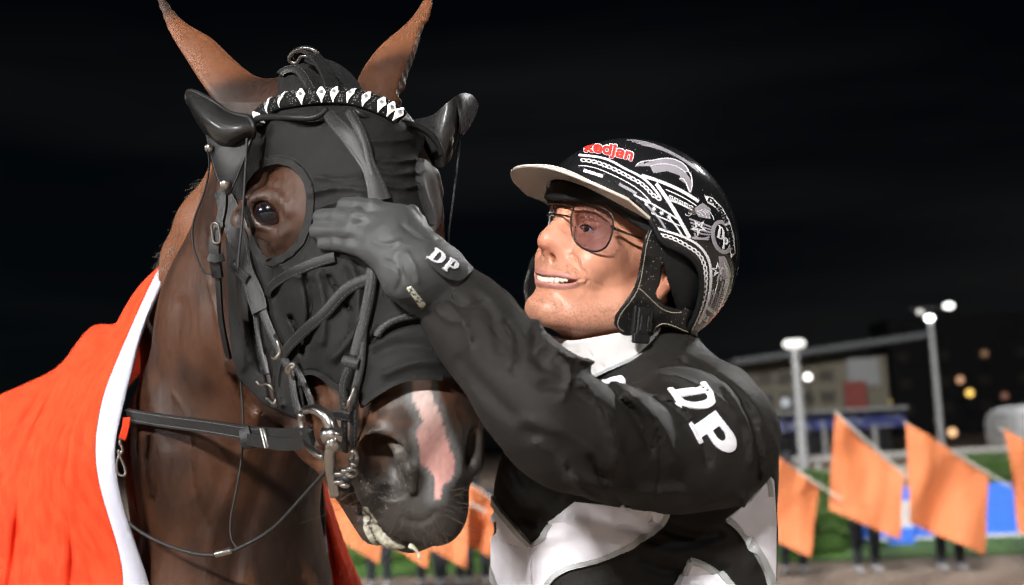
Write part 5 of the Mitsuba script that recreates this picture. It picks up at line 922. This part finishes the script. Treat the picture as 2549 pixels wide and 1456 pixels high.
m.merge_vertices(); m.vertices = m.vertices + m.vertex_normals * ((meshkit.noise(m.vertices * 420, 3) ** 2 * .0009 + meshkit.noise(m.vertices * 150, 4) * .0012)[:, None]); _fc = np.clip((meshkit.noise(m.vertices * 260, 8) - .35) / .3, 0, 1)[:, None]; put('horse__foam', m, 'spit_mat', 'pale foam along the lips', kind='stuff', color=np.array([.24, .22, .17]) * (1 - _fc) + np.array([.42, .40, .32]) * _fc); rough('spit_mat', VC, .2, .6)
put('horse__drool', tube_cam(spline([U(1020, 1358, 1.252), U(1032, 1366, 1.25), U(1040, 1376, 1.25), U(1044, 1392, 1.25)], 20), np.r_[np.linspace(.003, .0014, 12), np.linspace(.0014, .0022, 6), [.0016, .0008]], 10), 'foam_mat')
_dx = np.c_[rs.normal(965, 30, 130), rs.normal(1215, 28, 130)]; _dp, _dh = march(horse, _dx); m = trimesh.util.concatenate([trimesh.Trimesh(ico.vertices[:] * rs.uniform(.0003, .0007) + p, ico.faces) for p in _dp[_dh]]); put('horse__dust', mesh_world(m.vertices, m.faces), 'dust_mat', 'pale specks of sand in the nostril', kind='stuff'); rough('dust_mat', (.15, .14, .12), .8)
# ------------------------------------------------------------------ setting behind
def ground_at(px, py): r = RC @ np.array([(px - CX) / F_PX, (py - CY) / F_PX, 1.0]); return CAM + r * (-CAM[2] / r[2])
def far(px, py, D): r = RC @ np.array([(px - CX) / F_PX, (py - CY) / F_PX, 1.0]); return CAM + r * D       # D metres ahead
rs = np.random.RandomState(21)
rough('dirt_mat', mikit.proc(lambda p, n, uv: mikit.mix((.20, .155, .12), (.13, .10, .08), mikit.fbm(p.x * 3, p.y * 3, 0, 3))), .95); rough('turf_mat', mikit.proc(lambda p, n, uv: mikit.mix((.06, .13, .02), (.035, .09, .015), mikit.fbm(p.x * 2, p.y * 2, 0, 3))), .9)
scene['track'] = dict(type='rectangle', to_world=T().scale([900, 900, 1]), bsdf=dict(type='ref', id='dirt_mat')); labels['track'] = dict(kind='structure', label='brown sandy race track')
g0, g1 = ground_at(2500, 1383), ground_at(1960, 1402); dv = nrm((g0 - g1) * [1, 1, 0]); nv = np.array([-dv[1], dv[0], 0]); mid = (g0 + g1) / 2
def strip(key, a, b, z, mat, label):
    V = np.array([mid + dv * s * 120 + nv * t + [0, 0, z] for s, t in ((-1, a), (1, a), (1, b), (-1, b))]); scene[key] = mikit.ply((V, np.array([[0, 1, 2], [0, 2, 3]])), mat); labels[key] = dict(kind='structure', label=label)
strip('turf', 0, 5.5, .02, 'turf_mat', 'mown green turf strip')
# flags and the people who hold them
rough('flag_mat', (.68, .215, .085), .7, .3); rough('pole_mat', (.6, .6, .55), .4); rough('trouser_mat', VC, .8)
def bearer(px, py, D, label):
    g = ground_at(px, py); f = Body(); hgt = rs.uniform(1.34, 1.42); k = hgt / 1.7; a = np.array([1, 0, 0.]); 
    for s in (-1, 1): o = rs.uniform(-.05, .05); chain(f, [((s * .09, 0, .92 * k), .085), ((s * .10, -.02 + o, .5 * k), .062), ((s * .10, .02 + o, .09), .045)], .02); f.add(rc((s * .10, .05 + o, .045), (s * .11, -.13 + o, .035), .045, .035), .01); chain(f, [((s * .19, 0, 1.36 * k), .055), ((s * .24, -.02, 1.1 * k), .045), ((s * .12, -.2, 1.0 * k), .038), ((s * .05, -.24, 1.02 * k), .04)], .02)
    chain(f, [((0, 0, .95 * k), .13), ((0, 0, 1.3 * k), .14)], .05); f.add(rc((0, 0, 1.4 * k), (0, 0, 1.5 * k), .055, .05), .03); f.add(ell((0, 0, 1.6 * k), (.075, .095, .115)), .02)
    V, fc = nets(f, [-.4, -.4, -.03], [.4, .3, 1.8], .022); z = V[:, 2]; c = np.where((z < .085)[:, None], [.28, .28, .29], np.where((z < 1.0)[:, None], [.012, .013, .02], np.where((z < 1.45)[:, None], [.02, .02, .03], [.45, .25, .18])))
    key = num('person'); put(key, trimesh.Trimesh(V + g, fc, process=False), 'trouser_mat', label, 'person', 'people holding orange flags', color=c)
    return g
COUNT['person'] = 1
def flag(q, hand, D, label, hang=.12):         # q: tip, lower end of the cloth on the pole, hanging corners (frame units)
    a, b, c, d = [far(x, y, D) for x, y in q]; n = 26; u, v = np.linspace(0, 1, n)[None, :, None], np.linspace(0, 1, n)[:, None, None]; G = (a * (1 - u) + b * u) * (1 - v) + (d * (1 - u) + c * u) * v
    ph = rs.uniform(0, 6); qq = np.stack(np.broadcast_arrays(u[..., 0] * 2.6 + ph + v[..., 0] * .8, v[..., 0] * .9, 0 * u[..., 0]), -1); w = .30 * (meshkit.noise(qq, 4) - .5) + .10 * (meshkit.noise(qq * 2.3, 5) - .5); G = G + np.array([0, 1, 0]) * w[..., None]
    key = num('flag'); tag(key, label, 'flag', 'orange flags held in a row'); m = solid_grid(G, .004); put(key + '__cloth', m, 'flag_mat'); e = nrm(b - a); put(key + '__pole', tube(np.array([a - e * .02, b + e * hand]) - [0, .02, 0], .011, 8), 'pole_mat')
FL = [([(1905, 1120), (2048, 1214), (2010, 1385), (1885, 1325)], 13.6, 'orange flag nearest the shoulder of the driver'), ([(2078, 1027), (2246, 1178), (2232, 1342), (2062, 1268)], 13.8, 'tall orange flag second from the driver in front of the round hedge'),
      ([(2252, 1053), (2470, 1185), (2446, 1380), (2256, 1298)], 13.8, 'broad orange flag between the tall flag and the one at the frame edge'), ([(2489, 1068), (2640, 1160), (2620, 1370), (2535, 1325)], 13.8, 'orange flag cut by the right frame edge'),
      ([(820, 1190), (960, 1262), (945, 1400), (830, 1330)], 13.4, 'orange flag low between the bit and the chin of the horse'), ([(930, 1200), (1080, 1260), (1065, 1412), (925, 1330)], 13.6, 'orange flag straight below the chin of the horse'), ([(1050, 1190), (1165, 1250), (1162, 1413), (1048, 1350)], 13.4, 'orange flag below the right nostril of the horse'), ([(1140, 1185), (1240, 1250), (1225, 1385), (1140, 1350)], 13.8, 'orange flag beside the zip of the jacket')]
for q, D, l in FL: flag(q, .22, D - .75, l)
for px, py, l in ((1978, 1425, 'person in black trousers behind the flag nearest the driver'), (2158, 1424, 'person in black trousers behind the tall orange flag'), (2372, 1420, 'person in dark trousers behind the broad orange flag'), (2600, 1410, 'person behind the flag at the right frame edge'),
                  (945, 1462, 'person in dark trousers behind the flag low by the bit'), (1070, 1458, 'person in dark trousers behind the flag below the chin'), (1125, 1455, 'person in dark trousers behind the flag below the right nostril'), (1190, 1452, 'person in dark trousers behind the flag beside the jacket zip')): bearer(px, py, 14, l)
# hedge
def leafy(key, c, r, n, label, cat, size=.05):
    v = rs.randn(n, 3); v /= np.linalg.norm(v, axis=1, keepdims=True); v[:, 2] = np.abs(v[:, 2]) * 1.0 - .15; sc = (np.abs(v) ** 4).sum(1) ** -.25; p = c + v * sc[:, None] * r * rs.uniform(.86, 1.03, (n, 1)) * (1 + .12 * (meshkit.noise(v * 3 + c) - .5))[:, None]; p[:, 2] = np.maximum(p[:, 2], .03)
    t = nrm(rs.randn(n, 3)); b = nrm(np.cross(t, nrm(v * .8 + rs.randn(n, 3) * .6))); s = size * rs.uniform(.6, 1.2, (n, 1)); V = np.stack([p - t * s, p + b * s * .45, p + t * s, p - b * s * .45], 1).reshape(-1, 3); a = np.arange(n) * 4; f = np.vstack([np.c_[a, a + 1, a + 2], np.c_[a, a + 2, a + 3]])
    tag(key, label, cat); put(key + '__foliage', trimesh.Trimesh(V, f, process=False), 'leaf_mat', smooth=False); m = trimesh.creation.icosphere(3, 1.0); vv = m.vertices * ((np.abs(m.vertices) ** 4).sum(1) ** -.25)[:, None]; q = c + vv * np.asarray(r) * .9; q[:, 2] = np.maximum(q[:, 2], .02); put(key + '__core', trimesh.Trimesh(q, m.faces, process=False), 'core_mat')
rough('leaf_mat', (.048, .105, .018), .6); rough('core_mat', (.048, .105, .018), .9)
h0 = ground_at(2040, 1385); leafy('hedge', np.array([h0[0] - .2, h0[1] + .9, 0.42]), np.array([.86, .8, .66]), 9000, 'clipped round green hedge behind the flags', 'hedge')
h1 = far(2425, 1128, 27); leafy('hedge_001', np.array([h1[0], h1[1], .45]), np.array([.9, .8, .5]), 3000, 'low dark hedge below the white rail', 'hedge')
h2 = far(1050, 1390, 17); leafy('hedge_002', np.array([h2[0], h2[1] + 2, .4]), np.array([4.0, .8, .5]), 7000, 'long green hedge seen below the chin of the horse', 'hedge')
def box(key, c, s, mat, rz=0, **kw): b = trimesh.creation.box(s); b.apply_transform(trimesh.transformations.rotation_matrix(rz, [0, 0, 1])); b.apply_translation(c); put(key, b, mat, smooth=False, **kw)
rough('blue_mat', (.03, .16, .75), .5); rough('sign_mat', mikit.proc(lambda p, n, uv: mikit.mix((.06, .08, .30), (.32, .34, .48), mikit.smoothstep(.5, .62, mikit.noise(p.x * 2.2, p.y, p.z * 2.5)))), .6); rough('white_mat', (.6, .6, .6), .5); rough('red_mat', (.28, .06, .05), .6); rough('wall_mat', (.21, .19, .145), .8); rough('dark_mat', (.02, .02, .022), .7); rough('roof_mat', (.14, .15, .16), .6); rough('grey_mat', (.34, .35, .36), .5); rough('pane_mat', (.07, .063, .05), .4)
az = math.atan2(dv[1], dv[0])
b0 = far(2335, 1265, 17.5); box('hoarding', [b0[0], b0[1], .40], (2.2, .05, .72), 'blue_mat', az, label='low blue advertising board standing on the turf', category='advertising board'); box('hoarding__band', [b0[0], b0[1] - .03, .03], (2.2, .06, .06), 'white_mat', az)
for k in (-1, 0, 1): box(num('hoarding__foot'), [b0[0] + k * .9, b0[1] + .12, .06], (.05, .3, .08), 'grey_mat', az)
b1 = far(2240, 1330, 17); box('sign_board', [b1[0], b1[1], .3], (.35, .05, .6), 'white_mat', az, label='small white board at the left end of the blue hoarding', category='board'); box('sign_board__band', [b1[0], b1[1] - .03, .12], (.35, .04, .24), 'blue_mat', az)
# rail
r0, r1 = far(1880, 1118, 30), far(2600, 1075, 30); rough('rail_mat', (.36, .35, .34), .5); tag('rail', 'white track rail running behind the flags', 'fence')
e = (r1 - r0) * [1, 1, 0]
for z in (.95, .6): box(num('rail__beam'), (r0 + r1) / 2 * [1, 1, 0] + [0, 0, z], (np.linalg.norm(e) * 1.6, .06, .14), 'rail_mat', math.atan2(e[1], e[0]))
for k in np.linspace(-.25, 1.25, 14): c = r0 + e * k; box(num('rail__post'), [c[0], c[1] + .08, .5], (.08, .08, 1.0), 'white_mat')
# grandstand
gs = far(2020, 1000, 75); gx, gy = gs[0], gs[1]; tag('grandstand', 'beige grandstand with a flat roof and blue sign band', 'grandstand')
def gb(name, x, z, w, h, mat, y=0.0, d=.3): box(num('grandstand__' + name), [gx + x, gy + y, z], (w, d, h), mat)
gb('wall', 0, 4.2, 9.5, 3.6, 'wall_mat', .6, 1); rf = trimesh.creation.box((11.5, 5, .35)); rf.apply_transform(trimesh.transformations.rotation_matrix(-.09, [0, 1, 0])); rf.apply_translation([gx + .6, gy - .8, 6.35]); put('grandstand__roof', rf, 'roof_mat', smooth=False); pass; gb('sign_band', .6, 2.1, 9.5, .95, 'sign_mat', -.6, .2); gb('white_panel', 3.2, 5.0, 1.9, 1.7, 'grey_mat', -.2); gb('red_panel', 2.6, 3.6, 1.3, 1.7, 'red_mat', -.3); gb('floor', 0, 2.7, 10, .2, 'grey_mat', -1, 3); gb('dark_front', 0, .9, 9.5, 1.6, 'dark_mat', .5)
for k in range(6): gb('column', -4.2 + k * 1.5, .9, .22, 1.8, 'white_mat', -1.2, .22)
for k in range(5): gb('window', -4 + 1.25 * k, 4.9, .9, .7, 'pane_mat', .05, .1); gb('window', -4 + 1.25 * k, 3.6, .9, .7, 'pane_mat', .05, .1)
# lit lamps of the place
def emit(key, mesh, rad, col=(1, .97, .92)): scene[key] = mikit.ply(mesh, 'lamp_glass', emitter=dict(type='area', radiance=dict(type='rgb', value=[rad * c for c in col])))
rough('lamp_glass', (.5, .5, .5), .3)
def post(key, head, D, foot, w, label):
    a = far(*head, D); b = np.array([a[0], a[1], 0.0]); tag(key, label, 'lamp post'); put(key + '__pole', tube(np.array([b, (a + b) / 2, a]), np.array([w, w * .85, w * .7]), 10), 'grey_mat'); return a
a = post('lamp_post', (1977, 868), 30, None, .13, 'grey lamp post with one broad head in front of the grandstand')
m = trimesh.creation.capsule(.36, .2); m.apply_transform(trimesh.transformations.rotation_matrix(math.pi / 2, [0, 1, 0])); m.apply_transform(np.diag([.72, .7, .55, 1])); m.apply_translation(a + [0, 0, .12]); emit('lamp_post__head', m, .8)
a = post('lamp_post_001', (2314, 792), 55, None, .16, 'tall floodlight post with three lit lamps at the right')
for dx, dz, r, e in ((-.05, 0, .17, 6), (.85, .5, .2, 2), (-.45, .3, .14, .5)):
    m = trimesh.creation.icosphere(2, r); m.apply_transform(np.diag([1.2, .8, .8, 1])); m.apply_translation(a + [dx, -.1, dz]); emit(num('lamp_post_001__lamp'), m, e)
put('lamp_post_001__bar', tube(np.array([a + [-.9, 0, .45], a + [1.0, 0, .45]]), .06, 8), 'dark_mat')
LM = [((2010, 938), 60, .17, 3, (1, .97, .9), 'round white lamp beside the grandstand roof'), ((2413, 978), 160, .5, 1.1, (1, .62, .12), 'yellow street lamp right of the tall floodlight post'), ((2389, 945), 160, .5, .45, (1, .5, .25), 'dim orange street lamp above the yellow one'), ((2450, 880), 170, .5, .12, (1, .5, .2), 'faint orange lamp highest at the right'), ((2208, 1001), 150, .5, .35, (1, .7, .15), 'dim yellow lamp right of the grandstand'), ((2370, 1076), 100, .35, 1.0, (1, .55, .25), 'orange lamp just above the white rail'),
      ((2335, 745 + 300), 140, .4, .15, (1, .5, .25), 'faint lamp at the foot of the floodlight post'), ((2484, 1063), 120, .4, .5, (1, .4, .2), 'reddish lamp near the right frame edge'), ((2500, 985), 170, .5, .12, (1, .3, .15), 'faint red lamp at the right frame edge'), ((2205, 1106), 90, .3, .4, (1, .8, .7), 'pale lamp low beside the grandstand sign'), ((1955, 1002), 74, .3, .25, (.8, .9, 1), 'bluish lamp on the front of the grandstand')]
for p, D, r, e, c, l in LM:
    k = num('street_lamp'); a = far(*p, D); m = trimesh.creation.icosphere(2, r); m.apply_translation(a); tag(k, l, 'lamp'); emit(k + '__globe', m, e, c); put(k + '__pole', tube(np.array([[a[0], a[1] + .1, 0], [a[0], a[1] + .1, a[2]]]), .06, 6), 'dark_mat')
ap = far(2420, 960, 185); tag('apartment_block', 'dark apartment block far off behind the street lamps', 'building'); box('apartment_block__wall', [ap[0], ap[1] + 8, 9], (22, 10, 18), 'dark_mat'); 
for k in range(12): box(num('apartment_block__window'), [ap[0] - 9 + (k % 4) * 6, ap[1] + 2.9, 4 + 4 * (k // 4)], (1.6, .15, 1.4), 'pane_mat')
a = far(2525, 1060, 40); tag('horse_trailer', 'grey rounded trailer at the right frame edge', 'trailer'); m = trimesh.creation.icosphere(3, 1.0); m.vertices = np.sign(m.vertices) * np.abs(m.vertices) ** .6 * [1.0, 1.4, .75]; m.apply_translation([a[0] + .3, a[1], 1.35]); put('horse_trailer__body', m, 'grey_mat')
for s in (-.7, .7): w = trimesh.creation.cylinder(.32, .2, 20); w.apply_transform(trimesh.transformations.rotation_matrix(math.pi / 2, [1, 0, 0])); w.apply_translation([a[0] + .3 + s, a[1] - 1.2, .34]); put(num('horse_trailer__wheel'), w, 'dark_mat', smooth=40)
